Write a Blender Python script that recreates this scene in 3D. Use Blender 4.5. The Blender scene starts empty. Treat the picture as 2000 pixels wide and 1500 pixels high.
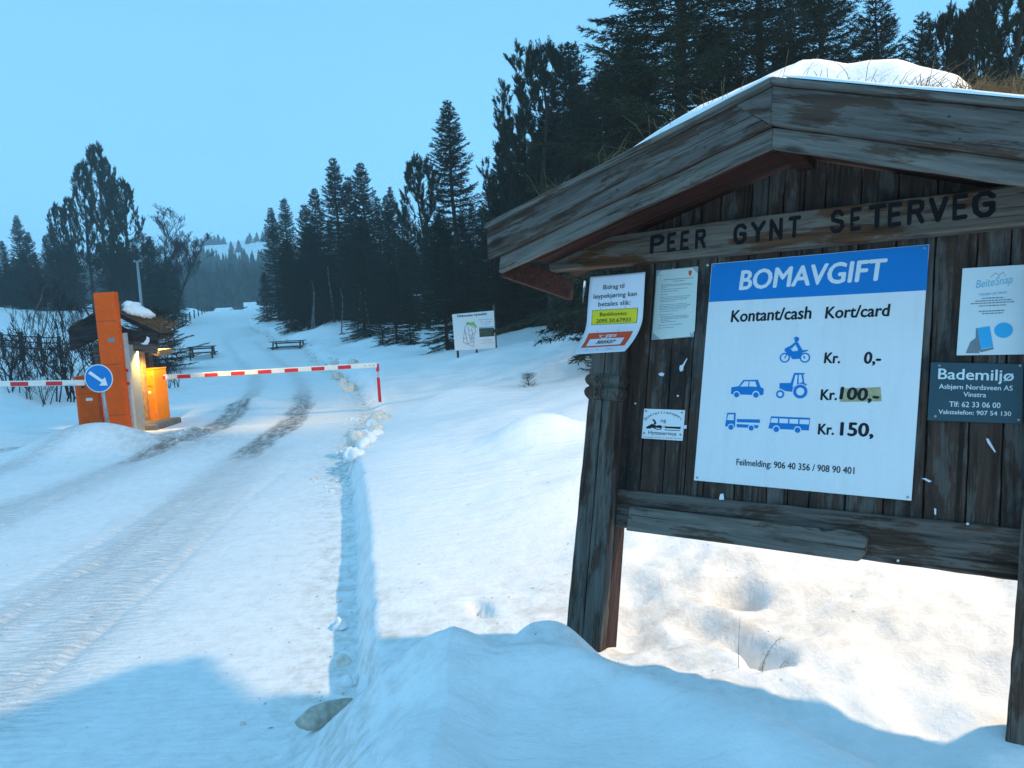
import bpy, bmesh, math, random
import numpy as np
from mathutils import Matrix, Vector
S = bpy.context.scene
COL = S.collection
# ------------------------------------------------------------------ camera
F = 1440.0
_up = np.array([-.0546, .994, .0952]); _up /= np.linalg.norm(_up)
_fw = np.array([0, 0, -1.]); _y = _fw - _up * (_fw @ _up); _y /= np.linalg.norm(_y); _x = np.cross(_y, _up)
RC = np.array([_x, _y, _up])
EYE = 1.75
cam_d = bpy.data.cameras.new('camera'); cam = bpy.data.objects.new('camera', cam_d); COL.objects.link(cam)
cam_d.sensor_width = 36; cam_d.lens = 36 * F / 2000; cam_d.clip_end = 3000; cam_d.clip_start = 0.05
M4 = Matrix([list(RC[0]) + [0], list(RC[1]) + [0], list(RC[2]) + [EYE], [0, 0, 0, 1]])
cam.matrix_world = M4
S.camera = cam
# ------------------------------------------------------------------ sky
W = bpy.data.worlds.new('World'); S.world = W; W.use_nodes = True
nt = W.node_tree; nt.nodes.clear()
out = nt.nodes.new('ShaderNodeOutputWorld'); bg = nt.nodes.new('ShaderNodeBackground')
sky = nt.nodes.new('ShaderNodeTexSky'); sky.sky_type = 'NISHITA'; sky.sun_disc = False
sky.sun_elevation = math.radians(6); sky.sun_rotation = math.radians(200)
mx = nt.nodes.new('ShaderNodeMix'); mx.data_type = 'RGBA'; mx.inputs[0].default_value = 0.93
mx.inputs[7].default_value = (2.35, 6.3, 10.2, 1)      # blue dusk overcast
tcw = nt.nodes.new('ShaderNodeTexCoord'); sxw = nt.nodes.new('ShaderNodeSeparateXYZ'); mrw = nt.nodes.new('ShaderNodeMapRange')
nt.links.new(tcw.outputs['Generated'], sxw.inputs[0]); nt.links.new(sxw.outputs[2], mrw.inputs[0])
mrw.inputs[1].default_value = 0.0; mrw.inputs[2].default_value = 0.45; mrw.inputs[3].default_value = 1.42; mrw.inputs[4].default_value = 1.0
vmw = nt.nodes.new('ShaderNodeVectorMath'); vmw.operation = 'SCALE'
nt.links.new(sky.outputs[0], mx.inputs[6]); nt.links.new(mx.outputs[2], vmw.inputs[0]); nt.links.new(mrw.outputs[0], vmw.inputs['Scale']); nzw = nt.nodes.new('ShaderNodeTexNoise'); nzw.inputs['Scale'].default_value = 2.2; nzw.inputs['Detail'].default_value = 4; mpw = nt.nodes.new('ShaderNodeMapping'); mpw.inputs['Scale'].default_value = (1, 1, 3.5)
nt.links.new(tcw.outputs['Generated'], mpw.inputs[0]); nt.links.new(mpw.outputs[0], nzw.inputs['Vector'])
mr2 = nt.nodes.new('ShaderNodeMapRange'); mr2.inputs[3].default_value = .93; mr2.inputs[4].default_value = 1.07; nt.links.new(nzw.outputs[0], mr2.inputs[0])
vm2 = nt.nodes.new('ShaderNodeVectorMath'); vm2.operation = 'SCALE'; nt.links.new(vmw.outputs[0], vm2.inputs[0]); nt.links.new(mr2.outputs[0], vm2.inputs['Scale']); nt.links.new(vm2.outputs[0], bg.inputs[0]); nt.links.new(bg.outputs[0], out.inputs[0])
bg.inputs[1].default_value = 0.1
# the last daylight through the cloud: very soft and weak
sun_d = bpy.data.lights.new('sun', 'SUN'); sun = bpy.data.objects.new('sun', sun_d); COL.objects.link(sun)
sun_d.energy = 0.10; sun_d.angle = math.radians(25); sun_d.color = (1, .9, .8)
sun.rotation_euler = (math.radians(55), 0, math.radians(60))
S.view_settings.view_transform = 'Standard'; S.view_settings.look = 'None'; S.view_settings.exposure = 0.1; S.view_settings.gamma = 1
S.view_settings.use_curve_mapping = False
S.cycles.use_denoising = True
S.cycles.max_bounces = 6; S.cycles.diffuse_bounces = 3; S.cycles.glossy_bounces = 2; S.cycles.transmission_bounces = 3
S.cycles.volume_bounces = 4; S.cycles.volume_max_steps = 64
S.cycles.sample_clamp_indirect = 4
# street lamp on its pole, right of the frame: the warm light on the near snow
LAMP = (5.2, 3.6, 6.3)
LAMP_W = 2300
LAMP_C = (1.0, .72, .42)

# ------------------------------------------------------------------ helpers
def ray(px, py):
    return RC @ np.array([(px - 1000) / F, -(py - 750) / F, -1.])
def atY(px, py, Y):
    r = ray(px, py); r = r / r[1] * Y
    return np.array([r[0], r[1], r[2] + EYE])
def atz(px, py, z=0.):
    r = ray(px, py); t = (z - EYE) / r[2]
    return np.array([r[0] * t, r[1] * t, z])
def sstep(a, b, x):
    t = np.clip((x - a) / (b - a), 0, 1); return t * t * (3 - 2 * t)
def _hash(ix, iy, s):
    n = (ix * 374761393 + iy * 668265263 + s * 982451653) & 0xffffffff
    n = ((n ^ (n >> 13)) * 1274126177) & 0xffffffff
    return ((n ^ (n >> 16)) & 0xffff) / 65535.0
def vnoise(x, y, s=0):
    x = np.asarray(x, float); y = np.asarray(y, float)
    ix = np.floor(x).astype(np.int64); iy = np.floor(y).astype(np.int64)
    fx = x - ix; fy = y - iy; fx = fx * fx * (3 - 2 * fx); fy = fy * fy * (3 - 2 * fy)
    a = _hash(ix, iy, s); b = _hash(ix + 1, iy, s); c = _hash(ix, iy + 1, s); d = _hash(ix + 1, iy + 1, s)
    return (a + (b - a) * fx) * (1 - fy) + (c + (d - c) * fx) * fy - .5
def fbm(x, y, o=4, s=0):
    r = 0; a = 1.
    for i in range(o):
        r = r + a * vnoise(x * 2 ** i + 17.3 * i, y * 2 ** i - 9.1 * i, s + i); a *= .5
    return r

def tag(o, label=None, cat=None, group=None, kind=None):
    if label: o['label'] = label
    if cat: o['category'] = cat
    if group: o['group'] = group
    if kind: o['kind'] = kind
    return o
def link(name, data, parent=None):
    o = bpy.data.objects.new(name, data); COL.objects.link(o)
    if parent is not None: o.parent = parent
    return o
def thing(name, label, cat, loc=(0, 0, 0), rz=0, group=None, mat=None):
    o = link(name, None); o.empty_display_size = .2
    if mat is not None: o.matrix_world = mat
    else:
        o.location = loc; o.rotation_euler = (0, 0, rz)
    return tag(o, label, cat, group)
def mesh_from(name, v, f, mat, smooth=False):
    m = bpy.data.meshes.new(name)
    v = np.asarray(v, np.float32)
    if isinstance(f, np.ndarray):
        k = f.shape[1]; n = len(f)
        m.vertices.add(len(v)); m.vertices.foreach_set('co', v.ravel())
        m.loops.add(n * k); m.loops.foreach_set('vertex_index', f.astype(np.int32).ravel())
        m.polygons.add(n); m.polygons.foreach_set('loop_start', np.arange(0, n * k, k, dtype=np.int32))
        m.polygons.foreach_set('loop_total', np.full(n, k, np.int32))
        m.update(calc_edges=True)
    else:
        m.from_pydata(v.tolist(), [], f); m.update()
    if mat: m.materials.append(mat)
    if smooth: m.polygons.foreach_set('use_smooth', np.ones(len(m.polygons), bool))
    return m
class MB:
    def __init__(s): s.v = []; s.f = []
    def add(s, v, f):
        b = len(s.v); s.v += [tuple(map(float, p)) for p in v]; s.f += [tuple(b + i for i in q) for q in f]; return s
    def box(s, c, d, rz=0., jit=0., rnd=None):
        x, y, z = d[0] / 2, d[1] / 2, d[2] / 2
        P = [(-x, -y, -z), (x, -y, -z), (x, y, -z), (-x, y, -z), (-x, -y, z), (x, -y, z), (x, y, z), (-x, y, z)]
        ca, sa = math.cos(rz), math.sin(rz)
        P = [(c[0] + ca * p[0] - sa * p[1], c[1] + sa * p[0] + ca * p[1], c[2] + p[2]) for p in P]
        return s.add(P, [(0, 3, 2, 1), (4, 5, 6, 7), (0, 1, 5, 4), (1, 2, 6, 5), (2, 3, 7, 6), (3, 0, 4, 7)])
    def prism(s, poly, y0, y1):          # polygon in x,z counter-clockwise seen from -y, extruded y0 (front) .. y1 (back)
        n = len(poly)
        V = [(p[0], y0, p[1]) for p in poly] + [(p[0], y1, p[1]) for p in poly]
        Fc = [tuple(range(n)), tuple(range(2 * n - 1, n - 1, -1))]
        Fc += [(i, i + n, (i + 1) % n + n, (i + 1) % n) for i in range(n)]
        return s.add(V, Fc)
    def prism_z(s, poly, z0, z1):
        n = len(poly)
        V = [(p[0], p[1], z0) for p in poly] + [(p[0], p[1], z1) for p in poly]
        Fc = [tuple(range(n - 1, -1, -1)), tuple(range(n, 2 * n))] + [(i, (i + 1) % n, (i + 1) % n + n, i + n) for i in range(n)]
        return s.add(V, Fc)
    def tube(s, pts, r, n=6, cap=True):
        pts = [Vector(p) for p in pts]
        if not hasattr(r, '__len__'): r = [r] * len(pts)
        V = []; Fc = []
        for i, p in enumerate(pts):
            d = (pts[min(i + 1, len(pts) - 1)] - pts[max(i - 1, 0)]).normalized()
            a = d.orthogonal().normalized() if i == 0 else (a - d * a.dot(d)).normalized()
            b = d.cross(a)
            for k in range(n):
                t = 2 * math.pi * k / n
                V.append(p + (a * math.cos(t) + b * math.sin(t)) * r[i])
        for i in range(len(pts) - 1):
            for k in range(n):
                k2 = (k + 1) % n
                Fc.append((i * n + k, i * n + k2, (i + 1) * n + k2, (i + 1) * n + k))
        if cap: Fc.append(tuple(range(n - 1, -1, -1))); Fc.append(tuple(range((len(pts) - 1) * n, len(pts) * n)))
        return s.add(V, Fc)
    def disc(s, c, r, n=20, axis='y', y=0):  # flat disc facing -y
        V = [(c[0] + r * math.cos(2 * math.pi * k / n), y, c[1] + r * math.sin(2 * math.pi * k / n)) for k in range(n)]
        return s.add(V, [tuple(range(n))])
    def poly(s, pts, y=0.): return s.add([(p[0], y, p[1]) for p in pts], [tuple(range(len(pts)))])
    def build(s, name, mat, parent=None, smooth=False, bevel=0., kind=None):
        m = mesh_from(name, s.v, s.f, mat, smooth)
        if bevel:
            bm = bmesh.new(); bm.from_mesh(m)
            ed = [e for e in bm.edges if len(e.link_faces) == 2 and e.calc_face_angle(0) > .5]
            bmesh.ops.bevel(bm, geom=ed, offset=bevel, segments=1, affect='EDGES', clamp_overlap=True)
            bm.to_mesh(m); bm.free()
        o = link(name, m, parent)
        if kind: o['kind'] = kind
        return o

# ------------------------------------------------------------------ materials
def newmat(name):
    m = bpy.data.materials.new(name); m.use_nodes = True
    n = m.node_tree; return m, n, n.nodes['Principled BSDF']
def setc(b, c, rough=.7, spec=.3, metal=0.):
    b.inputs['Base Color'].default_value = (*c, 1); b.inputs['Roughness'].default_value = rough
    b.inputs['Specular IOR Level'].default_value = spec; b.inputs['Metallic'].default_value = metal
def N(nt, t, **k):
    n = nt.nodes.new(t)
    for a, v in k.items(): setattr(n, a, v)
    return n
def noise(nt, vec, scale, detail=4, rough=.55, dist=0.):
    n = N(nt, 'ShaderNodeTexNoise'); n.inputs['Scale'].default_value = scale; n.inputs['Detail'].default_value = detail
    n.inputs['Roughness'].default_value = rough; n.inputs['Distortion'].default_value = dist
    if vec is not None: nt.links.new(vec, n.inputs['Vector'])
    return n.outputs[0]
def ramp(nt, fac, stops):
    r = N(nt, 'ShaderNodeValToRGB'); e = r.color_ramp.elements
    while len(e) < len(stops): e.new(.5)
    for i, (p, c) in enumerate(stops):
        e[i].position = p; e[i].color = (*c, 1) if hasattr(c, '__len__') else (c, c, c, 1)
    nt.links.new(fac, r.inputs[0]); return r.outputs[0]
def mix(nt, fac, a, b, mode='MIX'):
    m = N(nt, 'ShaderNodeMix', data_type='RGBA', blend_type=mode)
    for i, v in ((0, fac), (6, a), (7, b)):
        if isinstance(v, (int, float)): m.inputs[i].default_value = v
        elif isinstance(v, tuple): m.inputs[i].default_value = (*v, 1)
        else: nt.links.new(v, m.inputs[i])
    return m.outputs[2]
def math_(nt, op, a, b=0.):
    m = N(nt, 'ShaderNodeMath', operation=op)
    for i, v in ((0, a), (1, b)):
        if isinstance(v, (int, float)): m.inputs[i].default_value = v
        else: nt.links.new(v, m.inputs[i])
    return m.outputs[0]
def coords(nt, scale=(1, 1, 1), kind='Object', rnd=False):
    tc = N(nt, 'ShaderNodeTexCoord'); mp = N(nt, 'ShaderNodeMapping'); mp.inputs['Scale'].default_value = scale
    nt.links.new(tc.outputs[kind], mp.inputs[0])
    if rnd:
        oi = N(nt, 'ShaderNodeObjectInfo'); v = N(nt, 'ShaderNodeVectorMath', operation='SCALE')
        cb = N(nt, 'ShaderNodeCombineXYZ')
        for i in range(3): nt.links.new(oi.outputs['Random'], cb.inputs[i])
        nt.links.new(cb.outputs[0], v.inputs[0]); v.inputs['Scale'].default_value = 37.
        ad = N(nt, 'ShaderNodeVectorMath', operation='ADD'); nt.links.new(mp.outputs[0], ad.inputs[0]); nt.links.new(v.outputs[0], ad.inputs[1])
        return ad.outputs[0]
    return mp.outputs[0]
def bump(nt, bs, h, st, dist=.01, prev=None):
    b = N(nt, 'ShaderNodeBump'); b.inputs['Strength'].default_value = st; b.inputs['Distance'].default_value = dist
    nt.links.new(h, b.inputs['Height'])
    if prev is not None: nt.links.new(prev, b.inputs['Normal'])
    if bs is not None: nt.links.new(b.outputs[0], bs.inputs['Normal'])
    return b.outputs[0]
def plain(name, c, rough=.6, spec=.3, metal=0., var=.12, scale=30., bmp=0.):
    m, nt, b = newmat(name); setc(b, c, rough, spec, metal)
    vec = coords(nt); f = noise(nt, vec, scale, 5, .6)
    col = ramp(nt, f, [(.3, tuple(x * (1 - var) for x in c)), (.7, tuple(min(1, x * (1 + var)) for x in c))])
    nt.links.new(col, b.inputs['Base Color'])
    if bmp: bump(nt, b, f, bmp, .003)
    return m

def snow_mat(name, ground=False, tint=(.86, .86, .86)):
    m, nt, b = newmat(name); setc(b, tint, .75, .25)
    vec = coords(nt)
    big = noise(nt, vec, 1.7, 5, .55); fine = noise(nt, vec, 38, 6, .65); grain = noise(nt, vec, 210, 3, .7)
    col = ramp(nt, big, [(.3, (.87, .875, .88)), (.65, (.93, .93, .93))])
    if ground:
        at = N(nt, 'ShaderNodeAttribute', attribute_name='dirt'); sp = noise(nt, vec, 9, 6, .7)
        d = math_(nt, 'MULTIPLY', at.outputs['Fac'], ramp(nt, sp, [(.44, 0.), (.72, 1.)]))
        col = mix(nt, d, col, (.42, .36, .29))
        # wind ripples and crust
        rp = coords(nt, (1.2, 7, 1)); rip = noise(nt, rp, 1.6, 4, .5, .4)
        at2 = N(nt, 'ShaderNodeAttribute', attribute_name='track')
        ice = noise(nt, coords(nt, (2.6, .9, 1)), 4, 7, .74)
        tf = math_(nt, 'MULTIPLY', at2.outputs['Fac'], ramp(nt, ice, [(.40, .12), (.58, .95)]))
        col = mix(nt, tf, col, ramp(nt, noise(nt, coords(nt, (1, 2.2, 1)), 14, 5, .7), [(.3, (.13, .115, .10)), (.7, (.30, .27, .24))]))
        nt.links.new(ramp(nt, tf, [(0, .8), (1, .38)]), b.inputs['Roughness'])
        at3 = N(nt, 'ShaderNodeAttribute', attribute_name='rut')
        rt = noise(nt, coords(nt, (2.0, 9, 1)), 3.2, 5, .65, .6)
        rtm = math_(nt, 'MULTIPLY', rt, at3.outputs['Fac']); at4 = N(nt, 'ShaderNodeAttribute', attribute_name='ripple'); rip = math_(nt, 'MULTIPLY', rip, at4.outputs['Fac'])
        n0 = bump(nt, None, rip, .45, .06)
        n0 = bump(nt, None, rtm, 1.0, .045, n0)
        cr = noise(nt, vec, 13, 5, .6); n1 = bump(nt, None, cr, .35, .03, n0); n1 = bump(nt, None, fine, .5, .012, n1); bump(nt, b, grain, .35, .004, n1)
    else:
        n1 = bump(nt, None, fine, .4, .012); bump(nt, b, grain, .25, .004, n1)
    nt.links.new(col, b.inputs['Base Color'])
    b.inputs['Subsurface Weight'].default_value = 0.0
    return m

def wood_mat(name, axis, grey, brown, mould=.0, amount=.5, dark=.35):
    """weathered stained timber; grain runs along the given local axis"""
    m, nt, b = newmat(name); setc(b, grey, .82, .2)
    sc = [16, 16, 16]; sc[axis] = 1.1
    gv = coords(nt, tuple(sc), rnd=True)
    grain = noise(nt, gv, 2.6, 8, .68, .5)
    sc2 = [7, 7, 7]; sc2[axis] = 1.6
    patch = noise(nt, coords(nt, tuple(sc2), rnd=True), 1.9, 7, .66, .35)
    sc3 = [60, 60, 60]; sc3[axis] = 2.5
    fine = noise(nt, coords(nt, tuple(sc3), rnd=True), 2.2, 5, .7)
    gcol = ramp(nt, grain, [(.30, tuple(x * .42 for x in grey)), (.48, grey), (.70, tuple(x * 1.55 for x in grey))])
    bcol = ramp(nt, grain, [(.30, tuple(x * .30 for x in brown)), (.5, brown), (.75, tuple(x * 1.7 for x in brown))])
    pm = math_(nt, 'ADD', patch, math_(nt, 'MULTIPLY', math_(nt, 'SUBTRACT', fine, .5), .35))
    fac = ramp(nt, pm, [(max(.02, .5 + (.5 - amount) * .45 - .03), 0.), (min(.98, .5 + (.5 - amount) * .45 + .03), 1.)])
    col = mix(nt, fac, gcol, bcol)
    if mould:
        mn = noise(nt, coords(nt, (3, 3, 2.2), rnd=False), 1.6, 6, .65)
        col = mix(nt, math_(nt, 'MULTIPLY', ramp(nt, mn, [(.50, 0.), (.66, 1.)]), mould), col, (.012, .014, .016))
    # thin checks along the grain
    sc4 = [38, 38, 38]; sc4[axis] = .55
    ck = ramp(nt, noise(nt, coords(nt, tuple(sc4), rnd=True), 1.3, 3, .5), [(.33, 1.), (.365, 0.)])
    col = mix(nt, math_(nt, 'MULTIPLY', ck, .8), col, tuple(x * .2 for x in brown))
    # knots
    vo = N(nt, 'ShaderNodeTexVoronoi'); s5 = [4.5, 4.5, 4.5]; s5[axis] = 2.2
    nt.links.new(coords(nt, tuple(s5), rnd=True), vo.inputs['Vector']); vo.inputs['Scale'].default_value = 1.0
    kn = ramp(nt, vo.outputs['Distance'], [(.07, 1.), (.13, 0.)])
    col = mix(nt, math_(nt, 'MULTIPLY', kn, .75), col, tuple(x * .3 for x in brown))
    nt.links.new(col, b.inputs['Base Color'])
    n1 = bump(nt, None, grain, .55, .006); n2 = bump(nt, None, fine, .3, .002, n1); bump(nt, b, ck, -.5, .004, n2)
    return m
GREY = (.108, .094, .082); BROWN = (.066, .042, .030)
M_WX = wood_mat('weathered_wood_along', 0, GREY, BROWN, 0, .42)
M_WXG = wood_mat('grey_wood_along', 0, (.140, .126, .108), (.080, .054, .038), 0, .34)
M_WXB = wood_mat('name_beam_wood', 0, (.145, .120, .095), (.105, .050, .026), 0, .42)
M_WZ = wood_mat('weathered_wood_upright', 2, (.090, .080, .070), (.060, .037, .027), .85, .60)
M_POST = wood_mat('post_wood', 2, (.100, .092, .082), (.064, .042, .030), 0, .46)
M_POSTB = wood_mat('post_side_wood', 2, (.07, .06, .06), (.060, .034, .028), 0, .75)
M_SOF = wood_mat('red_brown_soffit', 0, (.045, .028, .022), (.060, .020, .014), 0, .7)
M_DARKW = wood_mat('dark_tarred_wood', 0, (.030, .030, .032), (.022, .016, .014), 0, .5)
M_OLDW = wood_mat('old_bench_wood', 0, (.11, .10, .09), (.07, .05, .04), 0, .5)
M_FENCE = wood_mat('fence_wood', 2, (.085, .08, .075), (.05, .038, .032), 0, .5)
M_SNOW = snow_mat('snow'); M_SNOWG = snow_mat('snow_ground', True)
M_DSNOW = plain('dirty_snow', (.74, .69, .62), .8, .2, 0, .25, 22, .5)
M_WHITE = plain('white_sign_paint', (.80, .80, .80), .32, .5, 0, .02, 4)
def sign_mat():
    m, nt, b = newmat('price_sign_enamel'); setc(b, (.82, .82, .82), .3, .45)
    st = ramp(nt, noise(nt, coords(nt, (22, 1, 1.6)), 1.4, 5, .6), [(.50, 0.), (.75, .16)]); bl = ramp(nt, noise(nt, coords(nt), 3.2, 6, .65), [(.42, 0.), (.75, .14)])
    sp = ramp(nt, noise(nt, coords(nt), 95, 2, .5), [(.70, 0.), (.76, .5)])
    c = mix(nt, st, (.82, .82, .82), (.50, .49, .45)); c = mix(nt, bl, c, (.58, .57, .52)); c = mix(nt, sp, c, (.45, .42, .38))
    nt.links.new(c, b.inputs['Base Color']); nt.links.new(ramp(nt, bl, [(0, .26), (.14, .45)]), b.inputs['Roughness'])
    bump(nt, b, noise(nt, coords(nt), 2.2, 2, .5), .12, .01); return m
M_SIGN = sign_mat()
M_BLUE = plain('blue_sign_paint', (.0, .20, .56), .45, .25, 0, .05, 4)
M_BLACK = plain('black_print', (.006, .007, .010), .5, .3, 0, .05, 9)
M_LETTER = plain('black_routed_paint', (.010, .011, .014), .8, .15, 0, .3, 60)
M_PAPER = plain('paper', (.80, .78, .82), .7, .3, 0, .02, 12)
M_CREAM = plain('laminated_paper', (.66, .72, .66), .3, .5, 0, .03, 9)
M_LAM = plain('clear_laminate_edge', (.36, .42, .40), .25, .5, 0, .06, 30)
M_YEL = plain('yellow_print', (.82, .66, .02), .6, .3, 0, .04, 9)
M_RED = plain('orange_red_print', (.78, .09, .035), .6, .3, 0, .08, 9)
M_GREYP = plain('faded_grey_print', (.20, .24, .26), .6, .3, 0, .1, 40)
M_POSTER = plain('poster_paper', (.74, .80, .80), .35, .5, 0, .04, 6)
M_CYAN = plain('cyan_print', (.03, .42, .75), .4, .4, 0, .05, 8)
M_CYANP = plain('pale_cyan_print', (.16, .50, .72), .4, .4, 0, .05, 8)
M_TEAL = plain('dark_teal_plate', (.012, .055, .075), .35, .5, 0, .12, 7)
M_SCREW = plain('screw_head', (.35, .35, .34), .4, .5, .7, .2, 90)
M_TAPE = plain('stained_tape', (.44, .38, .20), .45, .4, 0, .3, 55)
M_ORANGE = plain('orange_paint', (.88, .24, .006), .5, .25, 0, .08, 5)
M_ORANGE2 = plain('reddish_orange_paint', (.78, .105, .005), .6, .2, 0, .10, 6)  # redder, deeper orange for the pillar and the left cabinet
M_REDW = plain('red_reflective', (.60, .012, .02), .4, .5, 0, .06, 20)
M_BARW = plain('barrier_white', (.76, .76, .72), .45, .4, 0, .06, 14)
M_METAL = plain('galvanised_steel', (.33, .35, .36), .45, .5, .6, .12, 24)
M_GREYM = plain('grey_machine_paint', (.27, .29, .29), .5, .4, 0, .1, 8)
M_DARKM = plain('dark_plastic', (.02, .022, .025), .4, .4, 0, .1, 20)
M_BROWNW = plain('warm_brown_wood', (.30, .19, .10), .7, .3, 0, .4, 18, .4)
M_BARK = plain('bark', (.055, .045, .038), .9, .1, 0, .45, 14, .5)
M_BIRCH = plain('birch_bark', (.20, .19, .18), .85, .15, 0, .55, 9, .3)
M_TWIG = plain('bare_twigs', (.040, .033, .032), .9, .1, 0, .3, 12)
M_GRASS = plain('dry_grass', (.23, .145, .075), .9, .1, 0, .45, 30)
M_TURF = plain('turf_soil', (.10, .066, .038), .95, .05, 0, .5, 22, .8)
M_ROCK = plain('stone_plinth', (.20, .18, .16), .9, .2, 0, .3, 12, .5)
M_RUST = plain('bitten_iron', (.05, .05, .052), .6, .4, .5, .2, 30)
def leaf_mat(name, c):
    m, nt, b = newmat(name); setc(b, c, .75, .15)
    oi = N(nt, 'ShaderNodeObjectInfo'); f = noise(nt, coords(nt), 2.3, 4, .6)
    k = mix(nt, f, tuple(x * .55 for x in c), tuple(x * 1.5 for x in c))
    k = mix(nt, oi.outputs['Random'], k, mix(nt, .5, k, (.026, .030, .018)))
    nt.links.new(k, b.inputs['Base Color']); return m
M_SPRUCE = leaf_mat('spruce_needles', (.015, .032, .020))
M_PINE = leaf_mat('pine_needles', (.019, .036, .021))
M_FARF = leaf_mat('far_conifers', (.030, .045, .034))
mi, nti, bi = newmat('ice'); setc(bi, (.9, .95, 1), .12, .5); bi.inputs['Transmission Weight'].default_value = .85; bi.inputs['IOR'].default_value = 1.31
nti.links.new(bump(nti, None, noise(nti, coords(nti), 25, 3), .4, .003), bi.inputs['Normal']); M_ICE = mi
mg, ntg, bgl = newmat('lamp_and_soffit_glow'); setc(bgl, (.9, .8, .6), .4)
bgl.inputs['Emission Color'].default_value = (1, .72, .25, 1); bgl.inputs['Emission Strength'].default_value = 2.2; M_GLOW = mg
nn = noise(ntg, coords(ntg), 12, 2); ntg.links.new(ramp(ntg, nn, [(.3, (.85, .75, .55)), (.7, (.95, .85, .65))]), bgl.inputs['Base Color'])

# ------------------------------------------------------------------ terrain
_zrY = [-20, 0, 14, 28, 40, 50, 60, 75, 92, 108, 122, 140, 170, 200, 260, 330, 400, 480, 560, 700, 1000]
_zrZ = [0, 0, 0, .0, .12, .75, 1.75, 2.9, 3.8, 4.45, 4.6, 4.3, 4.9, 7, 13, 23, 35, 53, 60, 66, 70]
_erY = [-20, 0, 2.5, 4.4, 8.66, 13.5, 20, 28, 42, 50, 60, 75, 108, 140, 200]
_erX = [1.1, .0, -.60, -1.03, -2.0, -2.62, -4.2, -7.0, -11.5, -15.8, -20.8, -26.6, -38.6, -50, -75]
_elY = [-20, 0, 16, 21.5, 28, 42, 50, 60, 75, 108, 140, 200]
_elX = [-10, -10, -11.0, -12.4, -13.6, -18, -22, -27, -32.6, -44.6, -56, -82]
def er(Y): return np.interp(Y, _erY, _erX) + .022 * fbm(Y * 3.4, Y * 0 + 3, 3, 5) + .07 * vnoise(Y * .55, Y * 0, 8)
def el(Y): return np.interp(Y, _elY, _elX) + .25 * fbm(Y * .4, Y * 0 + 7, 3, 6)
def blob(X, Y, x, y, rx, ry, h, a=0., p=1.6):
    c, s = math.cos(a), math.sin(a); dx, dy = X - x, Y - y
    q = ((c * dx + s * dy) / rx) ** 2 + ((-s * dx + c * dy) / ry) ** 2
    return h * np.exp(-q ** (p / 2) * 1.6)
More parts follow.
